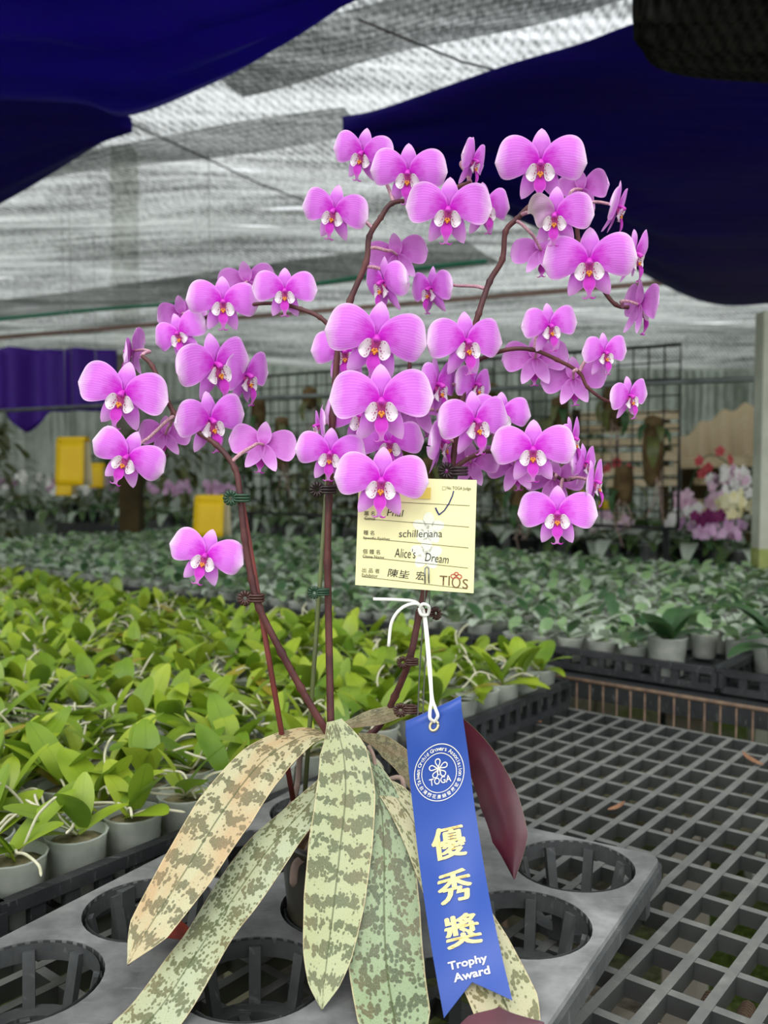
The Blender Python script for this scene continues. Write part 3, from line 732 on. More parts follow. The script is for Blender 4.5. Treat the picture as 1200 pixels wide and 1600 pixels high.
def cup_mb(r, h):
    return MB().lathe([(r*.8, 0), (r*.84, .002), (r, h-.003), (r*1.06, h-.001), (r*1.06, h), (r*.98, h), (r*.79, .004), (.0005, .004)], 16)
def make_seedling(kind, seed, style='left'):
    """returns list of (part name, MB, material list)"""
    rnd = random.Random(seed); out = []
    r, h = (.0235, .05) if style == 'left' else (.0215, .040)
    out.append(('cup', cup_mb(r, h), [M['cup']]))
    out.append(('potting_moss', MB().lathe([(r*.79, .006), (r*.93, h*.84), (r*.5, h*.9), (.0005, h*.92)], 12), [M['moss']]))
    n = rnd.choice((5, 6, 6, 7)); a0 = rnd.uniform(0, 2*PI)
    for k in range(n):
        az = a0+(k % 2)*PI+rnd.uniform(-.75, .75)
        if style == 'left':
            L = rnd.uniform(.045, .072); W = L*rnd.uniform(.32, .44); el = rnd.uniform(.3, 1.3); dr = rnd.uniform(.2, .8)
            mt = M[('sl1', 'sl1', 'sl2', 'sl1', 'sl3' if rnd.random() < .3 else 'sl2', 'sl2', 'sl1')[k]]
        else:
            L = rnd.uniform(.034, .056); W = L*rnd.uniform(.42, .55); el = rnd.uniform(.35, 1.1); dr = rnd.uniform(.3, .9)
            mt = M[('gl1', 'gl2', 'gl1', 'gl2', 'gl2', 'gl3', 'gl1')[k]]
        out.append(('leaf', MB().merge(blade(L, W, dr, 9), Matrix.Translation((rnd.uniform(-.004, .004), rnd.uniform(-.004, .004), h*.9+.002*k)) @ rotZX(az, el, rnd.uniform(-.35, .35))), [mt]))
    for k in range(rnd.choice((2, 3, 4)) if style == 'left' else 0):
        az = rnd.uniform(0, 2*PI); q = Vector((0, 0, h*.95)); pts = [q]; d = Vector((math.cos(az), math.sin(az), rnd.uniform(.4, 1.1)))
        for s_ in range(rnd.choice((3, 4, 5, 7))):
            q = q+d.normalized()*rnd.uniform(.01, .016); pts.append(q); d += Vector((rnd.uniform(-.6, .6), rnd.uniform(-.6, .6), rnd.uniform(-.9, .15)))
        out.append(('root', MB().tube(smooth_path(pts, 4), [.0012]*((len(pts)-1)*4)+[.0006], 6), [M['root']]))
    return out
def seedling_protos(n, style):
    full, merged = [], []
    for i in range(n):
        parts = make_seedling(i, 100+i*7+(50 if style != 'left' else 0), style)
        meshes = [(nm, mb.mesh(nm, ms)) for nm, mb, ms in parts]
        full.append(meshes)
        mb = MB(); mats = []
        for nm, b, ms in parts:
            if ms[0] not in mats: mats.append(ms[0])
            mb.merge(b, None, mats.index(ms[0]))
        merged.append((mb, mats, mb.mesh('orchid_seedling', mats)))
    return full, merged
fullL, mergL = seedling_protos(12, 'left')
fullR, mergR = seedling_protos(10, 'right')

Z_T = .803
fa1 = -.600; TA, TB = .318, .424                  # tray sizes (6 x 8 cups at 5.2 cm)
ORD = ['front', 'second', 'third', 'fourth', 'fifth', 'sixth', 'seventh', 'eighth', 'ninth', 'tenth', 'eleventh', 'twelfth', 'thirteenth', 'fourteenth', 'fifteenth', 'sixteenth', 'seventeenth', 'eighteenth', 'nineteenth', 'twentieth', 'twenty-first']
trays_lab = {(0, 0): 'black slatted tray of seedlings nearest the grey pot tray', (0, 1): 'black slatted tray of seedlings at the bare lattice corner'}
cells = []
for ia in range(6):
    for ib in range(3):
        a1 = fa1-ia*(TA+.006); a0 = a1-TA; b0 = -.12+ib*(TB+.006); b1 = b0+TB
        if not any(in_frame(AB(x, y, .9), 600) for x in (a0, (a0+a1)/2, a1) for y in (b0, b1)): continue
        lab = {0: 'black slatted seedling tray at the lower left beside the grey pot tray', 1: 'black slatted seedling tray behind the orchid leaves', 2: 'black slatted seedling tray at the corner of the bare lattice'}[ib] if ia == 0 else 'black slatted seedling tray hidden under leaves deeper in the left field'
        tray('seedling_tray', a0, a1, b0, b1, Z_T, lab, None if ia == 0 else 'trays deep in the left field')
        for i in range(6):
            for j in range(8):
                cells.append((ia*6+i, ib*8+j, a1-.028-i*.0524, b0+.028-.0+j*.0526))
def visible_cells(cells, z):
    out = []
    for c in cells:
        p = AB(c[2], c[3], z)
        if p.y > .2 and in_frame(p+Vector((0, 0, .06)), 700): out.append((p.length+(0 if in_frame(p+Vector((0, 0, .06)), 60) else 100), c, p))
    out.sort(key=lambda q: q[0]); return out
vc = visible_cells(cells, Z_T+.009)
print('left seedlings in view', len(vc))
stuffL = MB(); stuff_mats = []
for idx, (d_, c, p) in enumerate(vc):
    rnd = random.Random(c[0]*97+c[1]); k = rnd.randrange(len(fullL)); rz = rnd.uniform(0, 2*PI)
    p = p+Vector((rnd.uniform(-.0015, .0015), rnd.uniform(-.0015, .0015), 0))
    if idx < 300 and d_ < 90:
        lab = f'yellow-green orchid seedling in a clear cup, {ORD[min(c[0], 17)]} row back from the grey pot tray'
        if c[0] == 0: lab = 'yellow-green orchid seedling in a clear cup along the near tray rim, white roots spilling'
        if idx < 110:
            t = thing('orchid_seedling', lab, 'seedling', p, rz, 'seedlings in the left field')
            for nm, me in fullL[k]: link(nm, me, t)
        else:
            o = link('orchid_seedling', mergL[k][2]); o.location = p; o.rotation_euler = (0, 0, rz); tag(o, lab, 'seedling', 'seedlings in the left field')
    else:
        mb, mats, me = mergL[k]
        for m in mats:
            if m not in stuff_mats: stuff_mats.append(m)
        Mx = Matrix.Translation(p) @ Matrix.Rotation(rz, 4, 'Z')
        sub = MB(); sub.merge(mb, Mx); sub.m = [stuff_mats.index(mats[q]) for q in mb.m]; stuffL.merge(sub)
if stuffL.v: tag(link('seedling_foliage', stuffL.mesh('seedling_foliage', stuff_mats)), 'mass of far green seedlings at the back of the left field', 'seedlings', None, 'stuff')

# second bench (grey-green young plants)
b2 = 1.31; bz = .82
t = thing('rear_bench', 'bench with dark edge carrying the grey-green young plants', 'bench', AB(-1.5, b2, 0)); o0 = Vector(t.location)
link('top', MB().bar(AB(-3.6, b2+.62, bz-.02)-o0, AB(.7, b2+.62, bz-.02)-o0, 1.24, .03).mesh('top', M['black'], False), t)
link('edge_rail', MB().bar(AB(-3.6, b2-.012, bz-.02)-o0, AB(.7, b2-.012, bz-.018)-o0, .02, .032).mesh('edge_rail', M['black'], False), t)
for a in (coord_ab(on_b(1074, 1110, b2+.07))[0], -1.3, -2.4, .5):
    link('leg', MB().box(AB(a, b2+.08, .395)-o0, (.055, .055, .79), Matrix.Rotation(-.679, 3, 'Z')).mesh('leg', M['concrete'], False), t)
    link('leg', MB().box(AB(a, b2+1.1, .395)-o0, (.055, .055, .79), Matrix.Rotation(-.679, 3, 'Z')).mesh('leg', M['concrete'], False), t)
cells2 = []
for ia in range(9):
    for ib in range(3):
        a1 = .36-ia*.40; a0 = a1-.39; b0 = b2+.012+ib*.40; b1 = b0+.39
        if not any(in_frame(AB(x, y, .85), 150) for x in (a0, a1) for y in (b0, b1)): continue
        tray('plant_tray', a0, a1, b0, b1, bz+.001, 'black slatted plant tray on the rear bench, open edge row' if ib == 0 else 'black slatted plant tray deeper on the rear bench', 'trays on the rear bench edge' if ib == 0 else 'trays deeper on the rear bench', .035)
        for i in range(7):
            for j in range(7): cells2.append((ib*7+j, ia*7+i, a1-.030-i*.055, b0+.030+j*.055))
vc2 = visible_cells(cells2, bz+.0085)
print('right plants in view', len(vc2))
stuffR = MB(); stuff_mats2 = []; big = []
for idx, (d_, c, p) in enumerate(vc2):
    rnd = random.Random(c[0]*131+c[1]*7); k = rnd.randrange(len(fullR)); rz = rnd.uniform(0, 2*PI)
    X, Y = to_px(p+Vector((0, 0, .06)))
    if 1040 < X < 1290 and Y > 962 and c[0] < 3:
        big.append((c, p)); continue
    if idx < 300 and d_ < 90:
        lab = f'grey-green young orchid in a cup, {ORD[c[0]]} row in from the rear bench edge'
        o = link('young_orchid', mergR[k][2]); o.location = p; o.rotation_euler = (0, 0, rz); tag(o, lab, 'young orchid', 'young plants on the rear bench')
        s_ = rnd.uniform(.85, 1.1); o.scale = (s_, s_, s_)
    else:
        mb, mats, me = mergR[k]
        for m in mats:
            if m not in stuff_mats2: stuff_mats2.append(m)
        sub = MB(); sub.merge(mb, Matrix.Translation(p) @ Matrix.Rotation(rz, 4, 'Z')); sub.m = [stuff_mats2.index(mats[q]) for q in mb.m]; stuffR.merge(sub)
if stuffR.v: tag(link('young_orchid_foliage', stuffR.mesh('young_orchid_foliage', stuff_mats2)), 'mass of small grey-green plants far along the rear bench', 'young orchids', None, 'stuff')
for i, (c, p) in enumerate(big[::4][:6]):
    t = thing('young_orchid', 'young orchid with broad dark leaves by the rear bench edge', 'young orchid', p, 0, 'broad leaved young orchids on the rear bench')
    link('cup', cup_mb(.03, .06).mesh('cup', M['cup']), t); link('potting_moss', MB().lathe([(.024, .006), (.027, .05), (.0005, .052)], 12).mesh('potting_moss', M['moss']), t)
    for k in range(6):
        L = random.uniform(.075, .11); mb = MB().merge(blade(L, L*.42, .7, 10), Matrix.Translation((0, 0, .052)) @ rotZX(k*PI+random.uniform(-.9, .9), random.uniform(.4, 1.25)))
        link('leaf', mb.mesh('leaf', M['gl3']), t)

# ------------------------------------------------------------------ grey pot tray
TZ = .845
te = Vector((.517, .856, 0)).normalized(); tn = Vector((te.y, -te.x, 0))
def TE(n, e, z=TZ): return tn*n+te*e+Vector((0, 0, z))
n_hi, n_lo, e_hi, e_lo = -.170, -.507, .703, .16
holes = []
for row, (nn, off) in enumerate(((-.2245, .640), (-.3385, .6126), (-.4525, .640))):
    if row == 0: off = .654
    if row == 2: off = .654-.012
    for k in range(6):
        e = off-k*.1026
        if e_lo+.05 < e < e_hi-.03: holes.append((nn, e))
HR = .0462
t = thing('grey_pot_tray', 'grey plastic pot carrier tray with round holes on the lattice bench', 'tray', TE(-.34, .45, .80)); o0 = Vector(t.location)
bm = bmesh.new()
def loop(pts):
    vs = [bm.verts.new(p) for p in pts]; return [bm.edges.new((vs[i], vs[(i+1) % len(vs)])) for i in range(len(vs))]
rad = .012; outer = []
for (cn_, ce, a0) in ((n_hi, e_hi, 0), (n_lo, e_hi, PI/2), (n_lo, e_lo, PI), (n_hi, e_lo, 3*PI/2)):
    sx = 1 if cn_ == n_hi else -1; sy = 1 if ce == e_hi else -1
    for k in range(6):
        a = a0+PI/2*k/5; outer.append(TE(cn_-sx*rad+rad*math.cos(a), ce-sy*rad+rad*math.sin(a))-o0)
ed = loop(outer)
for (n_, e_) in holes:
    ed += loop([TE(n_+HR*math.cos(2*PI*k/40), e_+HR*math.sin(2*PI*k/40))-o0 for k in range(40)])
bmesh.ops.triangle_fill(bm, use_beauty=True, use_dissolve=False, edges=ed)
for f in bm.faces:
    if f.normal.z < 0: f.normal_flip()
ret = bmesh.ops.extrude_face_region(bm, geom=bm.faces[:])
bmesh.ops.translate(bm, vec=(0, 0, -.005), verts=[g for g in ret['geom'] if isinstance(g, bmesh.types.BMVert)])
bmesh.ops.recalc_face_normals(bm, faces=bm.faces[:])
me = bpy.data.meshes.new('top_plate'); bm.to_mesh(me); bm.free(); me.materials.append(M['tray_grey'])
link('top_plate', me, t)
sk = MB(); N = len(outer)
for i in range(N):
    a, b = outer[i], outer[(i+1) % N]
    sk.add([a+Vector((0, 0, -.004)), b+Vector((0, 0, -.004)), b+Vector((0, 0, -.015)), a+Vector((0, 0, -.015))], [(0, 1, 2, 3)])
so = link('skirt', sk.mesh('skirt', M['tray_dark'], False), t); so.modifiers.new('thickness', 'SOLIDIFY').thickness = .003
lg = 0
for (n_, e_) in ((n_hi-.012, e_hi-.015), (n_hi-.012, .45), (n_hi-.012, .33), (n_lo+.012, e_hi-.015), (n_lo+.012, .45), (n_hi-.012, e_lo+.02), (n_lo+.012, e_lo+.02)):
    link('leg', MB().box(TE(n_, e_, .822)-o0, (.012, .012, .043), Matrix.Rotation(math.atan2(tn.y, tn.x), 3, 'Z')).mesh('leg', M['tray_dark'], False), t)
for hi, (n_, e_) in enumerate(holes):
    c = TE(n_, e_)-o0; b = MB()
    b.lathe([(HR, -.0005), (HR, -.012), (HR-.003, -.012), (HR-.003, -.0005)], 36, 0, c)
    b.lathe([(HR-.010, -.043), (HR-.010, -.037), (HR-.022, -.037), (HR-.022, -.043), (HR-.010, -.043)], 30, 0, c)
    for k in range(8):
        a = 2*PI*(k+.35)/8+hi*.2; u_ = Vector((math.cos(a), math.sin(a), 0)); R = Matrix.Rotation(a, 3, 'Z')
        b.bar(c+u_*(HR-.0045)+Vector((0, 0, -.004)), c+u_*(HR-.0125)+Vector((0, 0, -.04)), .0075, .005)
    for k in range(2):
        a = PI*k/2+.4; u_ = Vector((math.cos(a), math.sin(a), 0)); b.bar(c-u_*(HR-.018)+Vector((0, 0, -.04)), c+u_*(HR-.018)+Vector((0, 0, -.04)), .006, .005)
    link('pot_basket', b.mesh('pot_basket', M['tray_dark'], False), t)
c = PZ(298, 1448, .858); o = link('fallen_leaf', MB().merge(blade(.06, .022, .8, 10), Matrix.Translation((-.03, -.012, .002)) @ Matrix.Rotation(.55, 4, 'Z') @ Matrix.Rotation(.25, 4, 'X')).mesh('fallen_leaf', M['dry_red'])); o.location = c
tag(o, 'reddish brown fallen leaf lying on the grey pot tray', 'fallen leaf')

# ------------------------------------------------------------------ the orchid: pot, leaves, roots
PC = Vector((-.0235, .615, 0))
plant = thing('orchid_plant', 'pink moth orchid in full bloom with long mottled silver-green leaves in a dark pot', 'orchid', (PC.x, PC.y, .815)); p0 = Vector(plant.location)
link('pot', MB().lathe([(.002, 0), (.040, 0), (.0445, .03), (.0445, .034), (.049, .078), (.052, .079), (.052, .085), (.0495, .085), (.048, .077), (.040, .01)], 40).mesh('pot', M['pot_dark']), plant)
link('potting_bark', MB().lathe([(.0465, .066), (.03, .082), (.0005, .095)], 24).mesh('potting_bark', M['bark']), plant)

LEAF_LABEL = {'leaf_a': 'bronze tinted mottled leaf', 'leaf_b': 'silver mottled leaf', 'leaf_c': 'pale banded leaf in the middle', 'leaf_d': 'jade green mottled leaf', 'leaf_e': 'cream mottled leaf under the ribbon', 'leaf_f': 'dusky leaf with maroon underside', 'leaf_under': 'maroon leaf at the bottom'}
def big_leaf(ctr, wid, normals, top, under=None, vfold=.1, wave=0, nv=10):
    """ctr: (px,py,D) list; wid: full width in px at those stations; normals: surface normal at stations"""
    C_ = [P(*c) for c in ctr]; W_ = [w_*c[2]/FPX for w_, c in zip(wid, ctr)]; k = 8
    path = smooth_path(C_, k); S_ = np.linspace(0, len(C_)-1, len(path))
    xs = list(range(len(C_)))
    L = [0]
    for i in range(1, len(path)): L.append(L[-1]+(path[i]-path[i-1]).length)
    L = [x/L[-1] for x in L]
    nr = [Vector(normals[min(i, len(normals)-1)]).normalized() for i in range(len(C_))]
    top_v, bot_v, uv = [], [], []
    for i, p in enumerate(path):
        s_ = S_[i]; T = (path[min(i+1, len(path)-1)]-path[max(i-1, 0)]).normalized()
        a = min(int(s_), len(nr)-2); Nn = nr[a].lerp(nr[a+1], s_-a); Nn = (Nn-T*Nn.dot(T)).normalized()
        B = T.cross(Nn).normalized(); ww = max(interp(xs, W_, s_), .0006)
        for j in range(nv+1):
            v = -1+2*j/nv
            q = p+B*(v*ww/2)+Nn*((abs(v)**1.3)*ww*.5*vfold+wave*ww*math.sin(L[i]*17+v*1.5)*v*v)
            top_v.append(q-p0); bot_v.append(q-Nn*(.0016*(1-v*v)+.0003)-p0); uv.append((L[i], v*.5+.5))
    mb = MB(); f = []
    for i in range(len(path)-1):
        for j in range(nv):
            a = i*(nv+1)+j; f.append((a, a+nv+1, a+nv+2, a+1))
    mb.add(top_v, f, uv, 0); mb.add(bot_v, [q[::-1] for q in f], uv, 1)
    o = link('leaf', mb.mesh('leaf', [M[top], M[under or 'leaf_under']]), plant); o['label'] = LEAF_LABEL[top]; return o
UPF = (0, -.8, .6)
big_leaf([(512, 1146, .602), (470, 1152, .595), (410, 1190, .578), (350, 1265, .555), (290, 1360, .528), (232, 1450, .503), (199, 1507, .489)], [16, 54, 92, 108, 96, 74, 2], [(-.1, -.3, 1), (-.2, -.5, .85), (-.35, -.72, .6), (-.35, -.8, .5), (-.3, -.85, .45)], 'leaf_a', vfold=-.06)
big_leaf([(512, 1215, .588), (478, 1262, .570), (425, 1320, .548), (360, 1410, .53), (300, 1500, .50), (250, 1575, .48), (200, 1625, .465), (130, 1680, .45)], [20, 58, 80, 88, 92, 96, 90, 2], [(-.2, -.6, .8), (-.3, -.7, .65), (-.4, -.75, .55)], 'leaf_b', vfold=-.04, wave=.03)
big_leaf([(522, 1126, .597), (536, 1175, .585), (540, 1240, .568), (532, 1320, .55), (522, 1410, .53), (512, 1490, .506), (506, 1540, .494), (503, 1577, .486)], [24, 74, 94, 102, 98, 80, 50, 2], [(0, -.55, .85), (0, -.8, .6), (.05, -.9, .45)], 'leaf_c', vfold=.13)
big_leaf([(560, 1175, .602), (592, 1245, .574), (600, 1330, .552), (600, 1420, .531), (604, 1510, .508), (616, 1590, .478), (630, 1670, .452)], [28, 62, 96, 116, 122, 118, 60], [(0, -.6, .8), (.05, -.8, .6), (.08, -.9, .45)], 'leaf_d', vfold=.05)
big_leaf([(575, 1215, .600), (612, 1238, .577), (655, 1300, .557), (705, 1400, .533), (752, 1490, .511), (790, 1570, .487), (815, 1640, .468)], [18, 42, 60, 84, 104, 112, 70], [(.2, -.5, .8), (.25, -.75, .6), (.2, -.85, .5)], 'leaf_e', vfold=.05)
big_leaf([(540, 1134, .612), (585, 1122, .622), (640, 1112, .632), (700, 1128, .635), (745, 1180, .628), (778, 1250, .612), (796, 1310, .597), (804, 1374, .585)], [14, 34, 44, 52, 58, 68, 62, 2], [(0, -.6, .8), (.1, -.5, .85), (.3, .1, .9), (.7, .6, .3), (.62, .75, -.1), (.45, .85, -.2)], 'leaf_f', vfold=.1)
big_leaf([(560, 1150, .606), (600, 1168, .612), (640, 1205, .608), (660, 1262, .6)], [14, 50, 56, 2], [(.1, -.3, .9), (.4, -.4, .8)], 'leaf_f', vfold=.12)
# maroon young leaf tip at the very bottom
big_leaf([(690, 1668, .452), (745, 1636, .450), (795, 1624, .449), (850, 1598, .450)], [40, 92, 98, 2], [(0, -.8, .6)], 'leaf_under', 'leaf_under', vfold=-.35)
def root(pix, r=.0022, mat='root_grey'):
    pts = smooth_path([P(*q)-p0 for q in pix], 5)
    link('root', MB().tube(pts, [r]*(len(pts)-1)+[r*.5], 8).mesh('root', M[mat]), plant)
root([(500, 1290, .585), (478, 1335, .578), (462, 1352, .573), (458, 1385, .57)], .0028)
root([(575, 1165, .597), (583, 1180, .595), (592, 1215, .592), (610, 1222, .59)], .0014)
root([(590, 1225, .592), (625, 1215, .59), (632, 1240, .588)], .0018)
root([(470, 1165, .61), (462, 1240, .606), (440, 1280, .6)], .002)

# ------------------------------------------------------------------ spikes
dz = -.05
SP = {}
def spike(key, pts, r0=.0026, r1=.0014):
    path = smooth_path([P(x, y, d+dz) for x, y, d in pts], 8); SP[key] = path; n = len(path)
    rs = [r0+(r1-r0)*i/(n-1) for i in range(n)]
    for j in range(0, n, 8):
        if 8 < j < n-4: rs[j] *= 1.28                      # nodes
    link('flower_spike', MB().tube([p-p0 for p in path], rs, 8).mesh('flower_spike', M['spike']), plant)
spike('S1', [(512, 1145, .652), (493, 1115, .65), (470, 1075, .648), (440, 1020, .645), (405, 950, .643), (393, 905, .643), (382, 840, .643), (375, 775, .643), (367, 732, .645), (338, 695, .648), (298, 668, .652), (272, 645, .655), (255, 610, .658), (238, 572, .66), (222, 556, .662)])
spike('S2', [(517, 1140, .654), (514, 1000, .66), (512, 880, .66), (514, 780, .66), (520, 650, .665), (530, 530, .67), (547, 470, .67), (572, 410, .67), (577, 370, .67), (595, 340, .67), (612, 318, .67), (645, 312, .672), (690, 300, .676), (735, 285, .68)])
spike('S2b', [(529, 540, .67), (518, 515, .67), (500, 496, .67), (470, 483, .675), (430, 474, .68), (380, 478, .685), (330, 492, .69), (300, 512, .69), (300, 545, .69), (325, 575, .688), (350, 590, .685)], .0017, .001)
spike('S3', [(556, 1162, .685), (592, 1135, .692), (617, 1088, .682), (640, 1030, .668), (655, 960, .668), (680, 850, .668), (705, 735, .67), (722, 620, .67), (740, 520, .675), (748, 490, .675), (765, 440, .68), (785, 405, .68), (790, 362, .68), (808, 342, .68), (835, 318, .685), (878, 310, .69), (900, 330, .695), (905, 380, .698), (935, 440, .695), (962, 476, .692), (992, 480, .69)])
spike('S4', [(730, 570, .676), (785, 548, .668), (830, 546, .663), (870, 562, .663), (905, 582, .663), (918, 605, .663), (945, 625, .664), (968, 630, .665)], .0016, .001)
spike('S5', [(705, 735, .67), (735, 715, .672), (770, 705, .676), (820, 720, .684), (855, 735, .69), (882, 750, .69), (905, 745, .69)], .0018, .0011)
spike('S6', [(513, 770, .662), (550, 735, .672), (590, 690, .68), (620, 640, .684), (640, 575, .686), (628, 500, .688)], .0018, .0012)

# ------------------------------------------------------------------ flower parts (unit: full width 1, facing -y, z up)
def two_sided(fn, nu, nv, th, mats, name):
    a = MB().grid(fn, nu, nv, 0)
    b = MB().grid(lambda u, v: (lambda p: (p[0], p[1]+th*(.3+.7*math.sin(PI*min(1, max(0, u)))*(1-abs(v)**3)), p[2]))(fn(u, v)), nu, nv, 1, flip=True)
    return a.merge(b).mesh(name, mats)
def petal_fn(side, cup, refl, ph, rise):
    L, x0 = .488, .014
    def w(s):
        return .008+.318*s**.54*max(0, 1-s**3.2)**.46
    def f(u, v):
        u = 1-(1-u)**1.5
        ww = w(u)*(1.08 if v > 0 else .92)
        p = L*u*(1-.05*abs(v)**2*u); q = ww*v
        al = rise+(-.26*u)
        x = x0+p*math.cos(al)-q*math.sin(al)*.8; z = p*math.sin(al)+q*math.cos(al)+.012
        y = -cup*math.sin(PI*min(u, 1))*(1-.55*v*v)+refl*u*u*(.4+.6*v*v)+.014*math.sin(u*9+ph+v*2.3)*abs(v)*u+.012*u*v*math.sin(ph)
        return (side*x, y-.006, z)
    return f
def sepal_fn(ang, L, W, back, ph, bend=.05):
    def f(u, v):
        ww = W*.5*max(0, math.sin(PI*min(u**.8*.97+.03, 1)))**.65
        p = L*u; q = ww*v
        x = p*math.sin(ang)+q*math.cos(ang); z = p*math.cos(ang)-q*math.sin(ang)
        y = back+bend*u*u-.035*(1-v*v)*math.sin(PI*u)*.6+.006*math.sin(u*7+ph)*v
        return (x, y, z)
    return f
def lip_mesh(vn):
    b = MB(); rnd = random.Random(vn)
    for sd in (-1, 1):                                     # white side lobes, cupped towards each other
        def fl(u, v, sd=sd):
            ww = .088*max(0, math.sin(PI*min(u**.7*.96+.05, 1)))**.6
            a = .62+.35*u                                  # sweep outwards
            x = .038+.118*u; z = -.100-.034*u+ww*v*1.05
            y = -.045-.06*math.sin(PI*u*.62)+.045*u*u-.02*(v*v)
            return (sd*x, y, z)
        g = MB().grid(fl, 10, 8, 0); g2 = MB().grid(lambda u, v, fl=fl, sd=sd: (lambda p: (p[0]+sd*.006, p[1]+.010, p[2]))(fl(u, v)), 10, 8, 1, flip=True)
        b.merge(g).merge(g2)
    # throat floor and wall (dark magenta) and yellow callus
    b.grid(lambda u, v: (.068*v*(1-.25*u), -.026-.05*u+.02*v*v, -.025-.145*u), 5, 6, 2)
    for (x, y, z, r) in ((-.018, -.092, -.128, .017), (.018, -.092, -.128, .017), (0, -.1, -.146, .017), (-.012, -.098, -.112, .011), (.012, -.098, -.112, .011), (0, -.105, -.16, .010)):
        vs, fs = [], []; n1, n2 = 6, 8
        for i in range(n1+1):
            for k in range(n2):
                th, ph = PI*i/n1, 2*PI*k/n2; vs.append((x+r*math.sin(th)*math.cos(ph), y+r*.8*math.cos(th), z+r*math.sin(th)*math.sin(ph)))
        for i in range(n1):
            for k in range(n2): fs.append((i*n2+k, i*n2+(k+1) % n2, (i+1)*n2+(k+1) % n2, (i+1)*n2+k))
        b.add(vs, fs, None, 3)
    # little spotted teeth either side
    for sd in (-1, 1):
        for k in range(3):
            x = sd*(.035+.012*k); b.tube([(x, -.075, -.06-.03*k), (x*1.05, -.1, -.07-.03*k)], [.008, .003], 5, 2)
    # mid lobe: rhomboid blade ending in two curled horns
    xs = [0, .12, .3, .48, .7, .86, 1]; ws = [.018, .05, .068, .062, .030, .020, .034]
    def fm(u, v):
        ww = interp(xs, ws, u)
        return (ww*v, -.085-.055*math.sin(PI*u*.75)+.02*u-.03*v*v*(1-u)+.0, -.155-.235*u)
    b.grid(fm, 18, 8, 4); b.grid(lambda u, v: (lambda p: (p[0], p[1]+.008, p[2]))(fm(u, v)), 18, 8, 4, flip=True)
    for sd in (-1, 1):
        pts = smooth_path([(sd*.010, -.095, -.380), (sd*.034, -.1, -.392), (sd*.058, -.105, -.392), (sd*.073, -.11, -.374)], 4)
        n = len(pts); b.tube(pts, [.013*(1-.8*i/(n-1)) for i in range(n)], 6, 4)
    return b.mesh('lip', [M['lip_spot'], M['lip_white'], M['throat'], M['callus'], M['lip_mid']])
def column_mesh():
    b = MB()
    pts = smooth_path([(0, .03, .0), (0, -.015, .004), (0, -.06, -.004), (0, -.095, -.024), (0, -.108, -.042)], 4); n = len(pts)
    rs = [interp([0, .3, .6, .85, 1], [.018, .022, .033, .036, .012], i/(n-1)) for i in range(n)]
    b.tube(pts, rs, 12, 0)
    return b.mesh('flower', [M['column']])
VAR = []
for vn in range(7):
    rnd = random.Random(vn*5+2)
    d = {}
    rise = .20+rnd.uniform(-.05, .05); cup = .035+rnd.uniform(-.015, .02); rf = rnd.uniform(-.01, .09)
    for nm, sd in (('pl', -1), ('pr', 1)):
        d[nm] = two_sided(petal_fn(sd, cup+rnd.uniform(-.008, .008), rf, rnd.uniform(0, 6), rise+rnd.uniform(-.03, .03)), 22, 16, .006, [M['petal'], M['petal_back']], 'petal')
    d['sd'] = two_sided(sepal_fn(rnd.uniform(-.05, .05), .335, .215, .018, rnd.uniform(0, 6), .04), 14, 8, .006, [M['sepal'], M['petal_back']], 'sepal')
    sp_ = .50+rnd.uniform(-.06, .06)
    d['s1'] = two_sided(sepal_fn(PI-sp_, .44, .205, .018, rnd.uniform(0, 6), .06), 14, 8, .006, [M['sepal'], M['petal_back']], 'sepal')
    d['s2'] = two_sided(sepal_fn(PI+sp_, .44, .205, .018, rnd.uniform(0, 6), .06), 14, 8, .006, [M['sepal'], M['petal_back']], 'sepal')
    d['lip'] = lip_mesh(vn)
    VAR.append(d)
COLM = column_mesh()
